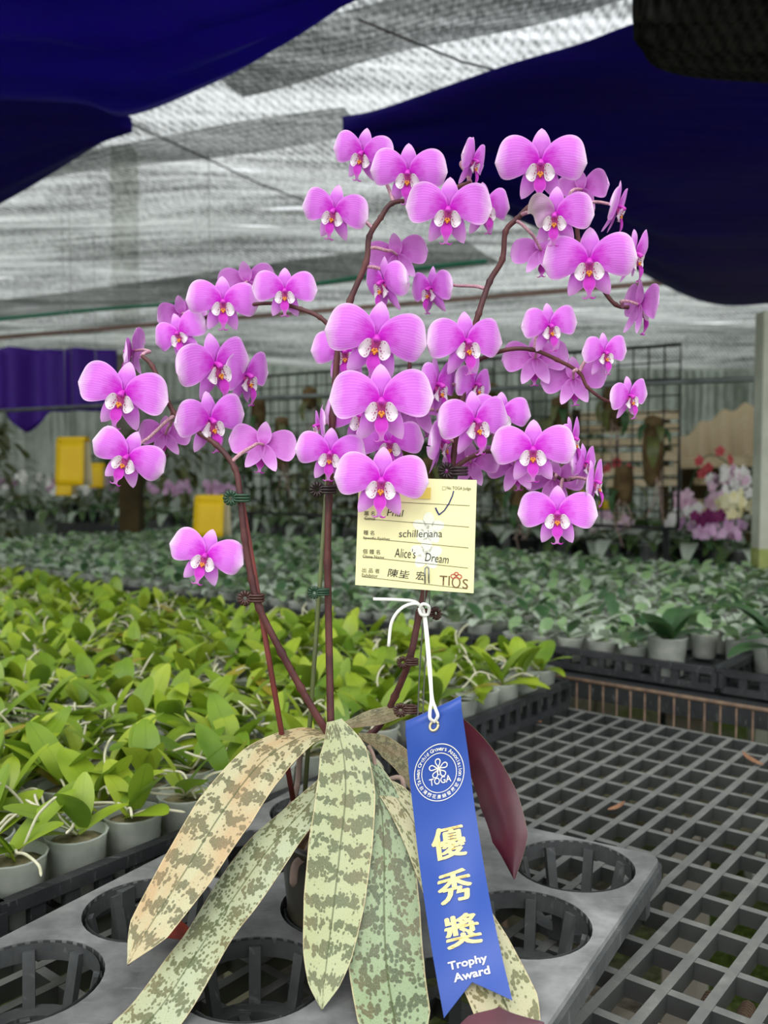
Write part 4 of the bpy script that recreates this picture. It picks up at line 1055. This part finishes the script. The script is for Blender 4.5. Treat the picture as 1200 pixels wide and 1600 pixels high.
# px, py of the point where the petals meet, width in px, yaw (+ turns to the viewer's right), pitch (+ nods), roll, depth, spike
FL = [
 # far branch on the left
 (445, 453, 99, -2, 0, 0, .625, 'S2b'), (348, 470, 110, 3, 0, 0, .628, 'S2b'), (386, 440, 92, 172, -5, 8, .665, 'S2b'), (284, 490, 84, 205, 0, 20, .665, 'S2b'),
 (280, 520, 94, -32, 0, -18, .640, 'S2b'), (336, 568, 138, 38, 5, -14, .608, 'S2b'), (384, 585, 118, 56, 5, -8, .635, 'S2b'),
 (207, 548, 108, -104, 0, 22, .635, 'S1'), (193, 613, 140, -17, 4, 14, .598, 'S1'), (328, 655, 126, 34, 8, -10, .603, 'S1'), (200, 712, 118, -16, 8, 24, .592, 'S1'),
 (258, 678, 84, 196, 0, 0, .640, 'S1'), (411, 695, 106, 186, 12, -8, .612, 'S1'), (322, 866, 118, -10, 4, 16, .590, 'S1'),
 # central sprays
 (567, 238, 102, -26, 3, 16, .625, 'S2'), (638, 268, 118, -8, 5, 4, .612, 'S2'), (523, 328, 108, -22, 5, 14, .612, 'S2'), (701, 325, 131, -4, 5, 5, .600, 'S2'),
 (738, 250, 96, 72, 0, -8, .625, 'S2'), (757, 322, 102, 38, 0, -8, .640, 'S2'), (620, 398, 96, 183, -4, 10, .645, 'S2'), (600, 440, 112, -58, 4, 8, .622, 'S2'), (674, 450, 96, -50, 0, 6, .640, 'S3'),
 (588, 526, 158, 4, 6, 9, .585, 'S6'), (540, 548, 108, -6, 0, 0, .622, 'S2'), (728, 532, 130, 28, 3, -4, .600, 'S3'), (596, 624, 160, 0, 4, 0, .572, 'S6'), (566, 648, 118, -8, 0, 0, .615, 'S6'),
 (608, 690, 108, 6, 0, 0, .612, 'S6'), (682, 600, 122, 62, 4, -8, .605, 'S3'), (516, 706, 110, -4, 5, 4, .590, 'S2'), (500, 664, 92, -82, 0, 0, .618, 'S2'), (596, 748, 146, 0, 5, 4, .560, 'S6'),
 (688, 688, 126, 82, 4, -10, .610, 'S3'), (742, 656, 132, 36, 5, -6, .592, 'S3'), (783, 646, 98, 18, 3, 4, .618, 'S5'), (742, 600, 100, 58, 0, 0, .628, 'S3'), (736, 722, 92, 165, 0, 0, .636, 'S5'), (652, 640, 110, 150, 0, 12, .628, 'S3'),
 # upper right spray
 (845, 252, 138, 0, 3, 2, .598, 'S3'), (868, 334, 116, -10, 6, 4, .588, 'S3'), (910, 296, 92, 150, 0, 0, .650, 'S3'), (965, 322, 108, 84, 5, -12, .625, 'S3'), (921, 406, 141, 0, 6, 0, .592, 'S3'), (992, 396, 106, 70, 6, -22, .622, 'S3'),
 (846, 392, 96, 168, 26, 0, .635, 'S3'), (1000, 476, 112, 118, 12, -10, .622, 'S3'),
 # right middle branch
 (858, 508, 98, 32, 2, -8, .605, 'S4'), (836, 560, 102, 184, 8, 0, .630, 'S4'), (944, 550, 86, 40, 3, -6, .605, 'S4'), (896, 592, 100, 176, 10, 4, .625, 'S4'), (983, 618, 88, 52, 4, -10, .608, 'S4'),
 # lower right cluster
 (833, 700, 130, 0, 3, 0, .585, 'S5'), (893, 684, 98, 74, 4, -14, .615, 'S5'), (914, 722, 88, 66, 3, -6, .628, 'S5'), (928, 752, 100, 76, 4, -12, .600, 'S5'), (871, 800, 122, 0, 3, 0, .588, 'S5'),
 (806, 728, 96, 176, 0, 6, .640, 'S5'), (866, 750, 96, 184, 0, 0, .645, 'S5'),
]
M['faded'] = petal_mat('petal_faded', srgb(196, 120, 190), srgb(206, 168, 200), srgb(220, 206, 208), .3, .5)
def folded_fn(u, v):
    p = petal_fn(-1, .05, .0, .6, .25)(u, v); k = .62+.1*v
    return (p[0]*k, p[1]-.10*abs(v)*u+.02*math.sin(v*7+u*5)*u, p[2]*.95)
FADED = two_sided(folded_fn, 20, 14, .006, [M['faded'], M['faded']], 'petal')
for i, (px, py, W_, yaw, pit, roll, D, sk_) in enumerate(FL):
    c = P(px, py, D); size = W_*D/FPX*1.02; d = VAR[(i*3+i//7) % 7]
    v0 = -math.atan2(c.x, c.y); ph0 = math.atan2(c.z-CZ, D)*.8
    back = 90 < yaw % 360 < 270
    Mx = Matrix.Rotation(v0+math.radians(yaw), 4, 'Z') @ Matrix.Rotation((ph0 if not back else -ph0)+math.radians(pit), 4, 'X') @ Matrix.Rotation(math.radians(roll), 4, 'Y')
    fl = link('flower', COLM, plant, c-p0); fl.rotation_euler = Mx.to_euler(); fl.scale = (size,)*3
    if (px, py) == (868, 334):
        d = dict(d); d['pl'] = FADED
    for nm, key in (('petal', 'pl'), ('petal', 'pr'), ('sepal', 'sd'), ('sepal', 's1'), ('sepal', 's2'), ('lip', 'lip')):
        o = link(nm, d[key], fl)
        if d[key] is FADED: o['label'] = 'faded folded petal'
    # pedicel in the flower's own space, reaching back to its spike
    full = Matrix.Translation(c) @ Mx @ Matrix.Scale(size, 4); inv = full.inverted()
    rear = full @ Vector((0, .22, .02))
    best = min(SP[sk_][4:], key=lambda q: (q-rear).length)
    a = full @ Vector((0, .025, 0)); m1 = full @ Vector((0, .30, .05)); m1 = m1.lerp(best, .35)
    pts = smooth_path([a, a.lerp(m1, .6)+Vector((0, 0, .001)), m1, m1.lerp(best, .6)+Vector((0, 0, .001)), best], 5); n = len(pts)
    link('pedicel', MB().tube([inv @ p for p in pts], [(.0010+.0004*k/n)/size for k in range(n)], 7).mesh('pedicel', M['pedicel']), fl)

# ------------------------------------------------------------------ stakes, clips, tag, ribbon
def stake(a, b, r, mat, label, name='support_stake'):
    A, B = P(*a), P(*b); return tag(link(name, MB().tube([A, A.lerp(B, .5), B], r, 8).mesh(name, M[mat])), label, 'stake')
stake((476, 1245, .606), (526, 545, .628), .0016, 'stake_green', 'thin green support stake beside the central flower spike')
stake((458, 1250, .600), (376, 772, .598), .0019, 'stake_red', 'red-brown support stake leaning along the left flower spike')
def clip(px, py, D, mat, rz, label, s_=1.0):
    t = thing('plant_clip', label, 'plant clip', P(px, py, D)); s_ *= .78; t.rotation_euler = (0, 0, rz); t.scale = (s_,)*3
    b = MB()                                               # scalloped disc facing the viewer, offset to the side
    for k in range(12):
        a = 2*PI*k/12; u_ = Vector((math.cos(a), 0, math.sin(a)))
        b.tube([u_*.0016+Vector((-.005, -.003, 0)), u_*.0066+Vector((-.005, -.003, 0))], [.0008, .0014], 6)
    b.lathe([(.0005, .001), (.0024, .0005), (.0024, -.001)], 10, 0, (0, 0, 0))
    m_ = MB().merge(b); link('spring_disc', m_.mesh('spring_disc', M[mat]), t)
    for q in (-1, 0, 1):
        pts = [Vector((.004+.0065*math.cos(a), .0045*math.sin(a), q*.0024)) for a in np.linspace(0, 2*PI, 17)]
        link('coil', MB().tube(pts, .0011, 6).mesh('coil', M[mat]), t)
clip(371, 778, .590, 'clip_green', 0, 'dark green coil clip holding the left spike to its stake')
clip(393, 934, .592, 'clip_brown', 0, 'brown coil clip where the left spike leaves its stake')
clip(505, 765, .600, 'clip_dark', .1, 'dark brown coil clip on the central spike under the flowers', 1.05)
clip(498, 925, .603, 'clip_green', .2, 'dark green coil clip halfway up the central spike', .85)
clip(708, 736, .605, 'clip_dark', 0, 'black coil clip at the card top corner', 1.15)
clip(672, 958, .610, 'clip_brown', 2.4, 'brown coil clip just under the yellow card', .9)
clip(637, 1034, .610, 'clip_brown', 0, 'brown coil clip on the right spike below the card', .85)
clip(634, 1108, .607, 'clip_brown', 0, 'brown coil clip above the ribbon top corner', .95)

# --- writing helper: flat triangles of a text in its own x,y
def text_geo(s, size=1.0, bold=0.0, align='LEFT', shear=0.0):
    cu = bpy.data.curves.new('writing', 'FONT'); cu.body = s; cu.size = size; cu.offset = bold*size; cu.align_x = align; cu.shear = shear; cu.resolution_u = 3
    cu.fill_mode = 'FRONT' if hasattr(cu, 'fill_mode') and cu.dimensions == '3D' else cu.fill_mode
    o = bpy.data.objects.new('writing', cu); COL.objects.link(o); dg = bpy.context.evaluated_depsgraph_get()
    me = bpy.data.meshes.new_from_object(o.evaluated_get(dg)); bm = bmesh.new(); bm.from_mesh(me); bmesh.ops.triangulate(bm, faces=bm.faces[:])
    v = [(x.co.x, x.co.y) for x in bm.verts]; bm.verts.index_update(); f = [tuple(q.index for q in x.verts) for x in bm.faces]
    bm.free(); bpy.data.meshes.remove(me); bpy.data.objects.remove(o); bpy.data.curves.remove(cu); return v, f
def stroke(pts, wd, closed=False):
    pts = [Vector((p[0], p[1])) for p in pts]; n = len(pts); v, f = [], []
    for i, p in enumerate(pts):
        a = pts[(i-1) % n] if closed or i else p; b = pts[(i+1) % n] if closed or i < n-1 else p
        d = (b-a); d = d.normalized() if d.length > 1e-9 else Vector((1, 0)); nn = Vector((-d.y, d.x))*wd/2
        v += [tuple(p+nn), tuple(p-nn)]
    for i in range(n if closed else n-1):
        j = (i+1) % n; f.append((2*i, 2*i+1, 2*j+1, 2*j))
    return v, f
class Flat:
    def __init__(s): s.v, s.f = [], []
    def put(s, geo, x=0, y=0, rot=0, sx=1, sy=1):
        v, f = geo; o = len(s.v); c, q = math.cos(rot), math.sin(rot)
        s.v += [(x+(a*sx)*c-(b*sy)*q, y+(a*sx)*q+(b*sy)*c) for a, b in v]; s.f += [tuple(i+o for i in t_) for t_ in f]; return s
    def map(s, fn, step=None):
        if step:                                           # cut long triangles so that the print follows the cloth
            bm = bmesh.new(); vs = [bm.verts.new((a, b, 0)) for a, b in s.v]
            for f in s.f:
                try: bm.faces.new([vs[i] for i in f])
                except ValueError: pass
            xs = [a for a, b in s.v]; ys = [b for a, b in s.v]
            for lo, hi, no in ((min(xs), max(xs), (1, 0, 0)), (min(ys), max(ys), (0, 1, 0))):
                k = lo+step
                while k < hi:
                    bmesh.ops.bisect_plane(bm, geom=bm.verts[:]+bm.edges[:]+bm.faces[:], plane_co=(k*no[0], k*no[1], 0), plane_no=no); k += step
            bm.verts.index_update(); s.v = [(x.co.x, x.co.y) for x in bm.verts]; s.f = [tuple(q.index for q in x.verts) for x in bm.faces]; bm.free()
        return MB().add([fn(a, b) for a, b in s.v], s.f)
def fit(geo, w_=None, h_=None):
    """move a text so its box starts at 0,0 and scale it to width w_ / height h_"""
    v, f = geo; xs = [a for a, b in v]; ys = [b for a, b in v]; x0, y0 = min(xs), min(ys); W0, H0 = max(xs)-x0, max(ys)-y0
    kx = w_/W0 if w_ else None; ky = h_/H0 if h_ else None; kx = kx or ky; ky = ky or kx
    return [((a-x0)*kx, (b-y0)*ky) for a, b in v], f

# --- yellow entry card, 7.6 x 7.2 cm
M['card'] = plain('card_yellow', (238, 230, 172), .6, .25, c2=(243, 236, 184), scale=14)
M['ink'] = plain('ink_dark', (44, 44, 48), .6, .2); M['ink_blue'] = plain('ink_blue', (38, 44, 104), .6, .2)
M['print'] = plain('print_grey', (92, 88, 66), .7, .2); M['print_red'] = plain('print_red', (190, 92, 84), .7, .2); M['print_dark'] = plain('print_brown', (120, 96, 66), .7, .2)
M['sticker'] = plain('sticker_gold', (222, 196, 92), .5, .3); M['pale_print'] = plain('card_watermark', (236, 236, 216), .6, .25)
TL, TR, BR, BL = P(561, 745, .578), P(745, 750, .578), P(740, 927, .572), P(555, 914, .572)
ct = thing('entry_card', 'pale yellow handwritten entry card propped under the flowers', 'card', BL.lerp(BR, .5)); k0 = Vector(ct.location)
cnrm = (TR-TL).cross(BL-TL).normalized()
if cnrm.y > 0: cnrm = -cnrm
def card(x, y, off=.00035):                                # x 0..1 to the right, y 0..1 downwards
    q = TL.lerp(TR, x).lerp(BL.lerp(BR, x), y); return q+cnrm*(off)-k0
cb = MB().grid(lambda u, v: card(u, v*.5+.5, 0), 8, 8).grid(lambda u, v: card(u, v*.5+.5, -.0006), 8, 8, flip=True)
link('card_sheet', cb.mesh('card_sheet', M['card']), ct)
CW, CH = 186.0, 174.0                                      # card in photo pixels: x right, y down
def cmap(off): return lambda a, b: card(a/CW, -b/CH, off)
wm = Flat()
for cx, cy, n in ((112, -78, 5), (110, -118, 5)):
    for k in range(n):
        a = 2*PI*k/n+PI/2
        wm.put(([(0, 0)]+[(13*math.cos(q), 9*math.sin(q)) for q in np.linspace(0, 2*PI, 15)[:-1]], [(0, i+1, (i+1) % 14+1) for i in range(14)]), cx+13*math.cos(a), cy+13*math.sin(a), a)
link('watermark_print', wm.map(cmap(.00015)).mesh('watermark_print', M['pale_print']), ct)
ru = Flat()
for y0, y1 in ((38, 40), (67, 73), (98, 105), (128, 136), (160, 168)):
    ru.put(stroke([(10, -y0), (176, -y1)], .8))
link('ruled_lines', ru.map(cmap(.0003)).mesh('ruled_lines', M['print']), ct)
for s_, x, y, wd, h in (('屬 名', 10, 62, None, 7.5), ('種 名', 10, 93, None, 7.5), ('個 體 名', 10, 123, None, 7.5), ('出 品 者', 10, 153, None, 7.5), ('Genus', 11, 69, 17, 5.6), ('Specific Epithet', 10, 101, 42, 5.6), ('Clone Name', 10, 130, 34, 5.6), ('Exhibitor', 10, 160, 25, 5.6), ('No TOGA Judge', 139, 17.5, 38, 6.5)):
    link('printed_label', Flat().put(fit(text_geo(s_, 1, .004), wd, h), x, -y).map(cmap(.0003)).mesh('printed_label', M['print']), ct)
link('check_box', Flat().put(stroke([(132, -17), (137, -17), (137, -12), (132, -12)], .6, True)).map(cmap(.0003)).mesh('check_box', M['print']), ct)
hw = Flat()
hw.put(fit(text_geo('Phal', 1, -.004, shear=.15), 26, 11), 46, -61, -.02)
hw.put(fit(text_geo('schilleriana', 1, -.004, shear=.1), 68, 11.5), 66, -94, .05)
hw.put(fit(text_geo("Alice's", 1, -.004, shear=.12), 33, 15), 60, -126, -.0); hw.put(fit(text_geo('Dream', 1, -.004, shear=.12), 37, 13), 108, -129, -.06)
hw.put(fit(text_geo('陳坒', 1, .0, shear=.1), 34, 13), 50, -157, -.05); hw.put(fit(text_geo('宏', 1, .0, shear=.1), 14, 14), 94, -159, -.05)
link('handwriting', hw.map(cmap(.0004)).mesh('handwriting', M['ink']), ct)
ck = Flat().put(stroke([(122, -45), (125, -51), (128, -56)], 2.2)).put(stroke([(128, -56), (136, -49), (143, -38), (148, -26), (150, -18)], 1.8))
link('check_mark', ck.map(cmap(.0005)).mesh('check_mark', M['ink_blue']), ct)
link('sticker', Flat().put(([(84, -32), (114, -32), (114, -14), (84, -14)], [(0, 1, 2, 3)])).map(cmap(.0005)).mesh('sticker', M['sticker']), ct)
tg = Flat().put(fit(text_geo('TI', 1, .002), 16, 15), 132, -165).put(fit(text_geo('S', 1, .002), 9, 15), 168, -168)
link('logo_letters', tg.map(cmap(.0003)).mesh('logo_letters', M['print_dark']), ct)
lg_ = Flat().put(stroke([(158+6*math.cos(a), -159+8*math.sin(a)) for a in np.linspace(0, 2*PI, 20)[:-1]], 2, True))
link('logo_ring', lg_.map(cmap(.00035)).mesh('logo_ring', M['print_dark']), ct)
lr = Flat()
for cx, cy, r in ((153.5, -150, 4), (162.5, -150, 4), (158, -146, 3)): lr.put(stroke([(cx+r*math.cos(a), cy+r*.8*math.sin(a)) for a in np.linspace(0, 2*PI, 14)[:-1]], 1.6, True))
link('logo_flower', lr.map(cmap(.0004)).mesh('logo_flower', M['print_red']), ct)

# wire card holder: a long narrow loop stuck in the pot, its tip over the card
hp = [P(651, 1180, .602), P(655, 1060, .598), P(663, 945, .583), P(664, 905, .5705), P(664, 890, .5700), P(667, 886, .5700), P(670, 890, .5700), P(670, 905, .5705), P(671, 945, .583), P(663, 1060, .598), P(659, 1180, .602)]
tag(link('card_holder', MB().tube(smooth_path(hp, 5), .0005, 6).mesh('card_holder', M['wire'])), 'thin steel wire loop holding up the yellow card', 'holder')

# --- blue award ribbon
def satin():
    t = NT('blue_satin'); uv = t.tc('UV'); nz = t.noise(t.mapping(uv, (60, 400, 1)), 3, 2)
    col = t.mix(.15, srgb(16, 66, 156), t.ramp(nz, [(.3, srgb(12, 50, 134)), (.7, srgb(28, 84, 174))]))
    b = t.n('ShaderNodeBsdfPrincipled'); t.l(col, b.inputs['Base Color']); b.inputs['Roughness'].default_value = .38
    b.inputs['Sheen Weight'].default_value = .3; b.inputs['Anisotropic'].default_value = .6; t.l(t.bump(nz, .06, .0005), b.inputs['Normal'])
    return t.done(b.outputs[0])
M['satin'] = satin(); M['gold'] = plain('gold_foil', (246, 222, 142), .4, .5, .15); M['silver_print'] = plain('white_foil', (232, 228, 214), .4, .5)
M['string'] = plain('white_string', (240, 238, 230), .7, .2); M['eyelet'] = plain('eyelet_brass', (214, 200, 160), .3, .5, .6)
Lx = [(634, 1142), (639, 1205), (646, 1270), (653, 1335), (662, 1400), (672, 1464), (682, 1527), (693, 1590)]
Rx = [(721, 1106), (732, 1182), (740, 1248), (750, 1313), (760, 1376), (772, 1440), (786, 1502), (801, 1564)]
RD = [.556, .553, .546, .536, .524, .511, .498, .483]
rl = smooth_path([P(x, y, d) for (x, y), d in zip(Lx, RD)], 6); rr = smooth_path([P(x, y, d-.002) for (x, y), d in zip(Rx, RD)], 6)
rb_ = thing('award_ribbon', 'blue satin trophy award ribbon with gold characters hanging over the leaves', 'ribbon', P(678, 1122, .556)); r0 = Vector(rb_.location)
def rib(u, v, off=0):                                       # u 0..1 across, v 0..1 down
    k = v*(len(rl)-1); i = max(0, min(int(k), len(rl)-2)); t_ = k-i
    A = rl[i].lerp(rl[i+1], t_); B = rr[i].lerp(rr[i+1], t_); q = A.lerp(B, u)
    T = (rl[i+1]-rl[i]).normalized(); nn = (B-A).cross(T).normalized()
    if nn.y > 0: nn = -nn
    bow = .0035*math.sin(PI*u)*(1-.4*v)-.004*math.exp(-((u-.5)/.25)**2)*math.exp(-v*22)+.0012*math.sin(v*11+u*3)
    return q+nn*(bow+off)-r0
def vend(u): return 1-.095*(1-abs(2*u-1))
fb_ = MB().grid(lambda u, v: rib(v*.5+.5, u*vend(v*.5+.5)), 40, 14).grid(lambda u, v: rib(v*.5+.5, u*vend(v*.5+.5), -.0004), 40, 14, flip=True)
link('satin_band', fb_.mesh('satin_band', M['satin']), rb_)
# folded top hem: comes up over the top and lies behind, with a loose corner
def hem(u, v):
    q = rib(v*.5+.5, 0); a = u*PI*1.1
    return q+Vector((0, .004-.004*math.cos(a), .005*math.sin(a)-.012*max(0, u-.6)))+Vector((0, 0, .003*(v*.5+.5)*u))
link('folded_hem', MB().grid(hem, 10, 14).mesh('folded_hem', M['satin']), rb_)
RW, RH = 98.0, 455.0
def rmap(off): return lambda a, b: rib(a/RW, -b/RH, off)
em = Flat(); ecx, ecy = 48.5, -78
for r, wd in ((40, 1.3), (28, 1.2)): em.put(stroke([(ecx+r*math.cos(a), ecy+r*1.08*math.sin(a)) for a in np.linspace(0, 2*PI, 61)[:-1]], wd, True))
s_ = 'Taiwan Orchid Growers Association'
for i, chh in enumerate(s_):
    if chh == ' ': continue
    a = math.radians(196-212*i/(len(s_)-1)); g = fit(text_geo(chh, 1, .012), None, {'l': 6, 'h': 6, 'd': 6, 'i': 6}.get(chh, 6 if chh.isupper() else 4.4)); wch = max(x for x, y in g[0])
    g = ([(x-wch/2, y) for x, y in g[0]], g[1]); em.put(g, ecx+31.3*math.cos(a), ecy+33.6*math.sin(a), a-PI/2)
s_ = '台灣蘭花產銷發展協會'
for i, chh in enumerate(s_):
    a = math.radians(208+124*i/(len(s_)-1)); g = fit(text_geo(chh, 1, .012), 6.4, 6.4); g = ([(x-3.2, y-3.2) for x, y in g[0]], g[1]); em.put(g, ecx+34*math.cos(a), ecy+36.6*math.sin(a), a+PI/2)
em.put(fit(text_geo('TOGA', 1, .012), 35, 11), ecx-17, ecy-17)
for k in range(5):
    a = PI/2+2*PI*k/5; L_ = 15
    pts = [(ecx+(L_*math.sin(q/2)**1.2)*math.cos(a+.36*math.sin(q)), ecy+7+(L_*math.sin(q/2)**1.2)*math.sin(a+.36*math.sin(q))) for q in np.linspace(.25, 2*PI-.25, 18)]
    em.put(stroke(pts, 1.7))
em.put(stroke([(ecx, ecy+8), (ecx-3, ecy+1), (ecx, ecy-3), (ecx+3, ecy+1), (ecx, ecy+8)], 1.3))
link('emblem', em.map(rmap(.0007), 6).mesh('emblem', M['silver_print']), rb_)
for chh, y, hh in (('優', 213, 52), ('秀', 283, 52), ('獎', 353, 52)):
    gg = fit(text_geo(chh, 1, 0), 50, hh-3); g = Flat()
    for dx, dy in ((0, 0), (1.3, 0), (2.6, 0), (3.9, 0), (1.3, 1.2), (2.6, 1.2)): g.put(gg, 23+dx, -y+dy)
    link('gold_character', g.map(rmap(.0007), 6).mesh('gold_character', M['gold']), rb_)
wt = Flat().put(fit(text_geo('Trophy', 1, .022), 57, 17), 20, -389, .0).put(fit(text_geo('Award', 1, .022), 53, 14), 24, -406)
link('lettering', wt.map(rmap(.0007), 6).mesh('lettering', M['silver_print']), rb_)
ey = rib(.5, .018, .0008); ex = (rib(1, .02)-rib(0, .02)).normalized(); eyv = (rib(.5, .0)-rib(.5, .06)).normalized()
link('eyelet', MB().tube([ey+(ex*math.cos(a)+eyv*math.sin(a))*.0028 for a in np.linspace(0, 2*PI, 21)], .0009, 8).mesh('eyelet', M['eyelet']), rb_)
sg = MB(); E0 = P(678, 1122, .551)
for pl in ([(679, 1128, .553), (672, 1122, .550), (672, 1108, .552), (674, 1090, .556), (670, 1040, .567), (664, 975, .578), (661, 952, .580)], [(679, 1128, .553), (684, 1118, .551), (680, 1106, .553), (675, 1088, .557), (672, 1040, .567), (666, 975, .578), (661, 952, .580)],
           [(661, 952, .580), (648, 940, .578), (620, 937, .577), (583, 936, .576)], [(661, 952, .580), (650, 943, .576), (628, 950, .575), (612, 972, .575), (607, 1010, .576)], [(655, 955, .577), (660, 944, .574), (670, 948, .576), (668, 960, .579), (658, 960, .576), (655, 950, .576)]):
    sg.tube([p-r0 for p in smooth_path([P(*q) for q in pl], 6)], .0011, 7)
link('string', sg.mesh('string', M['string']), rb_)
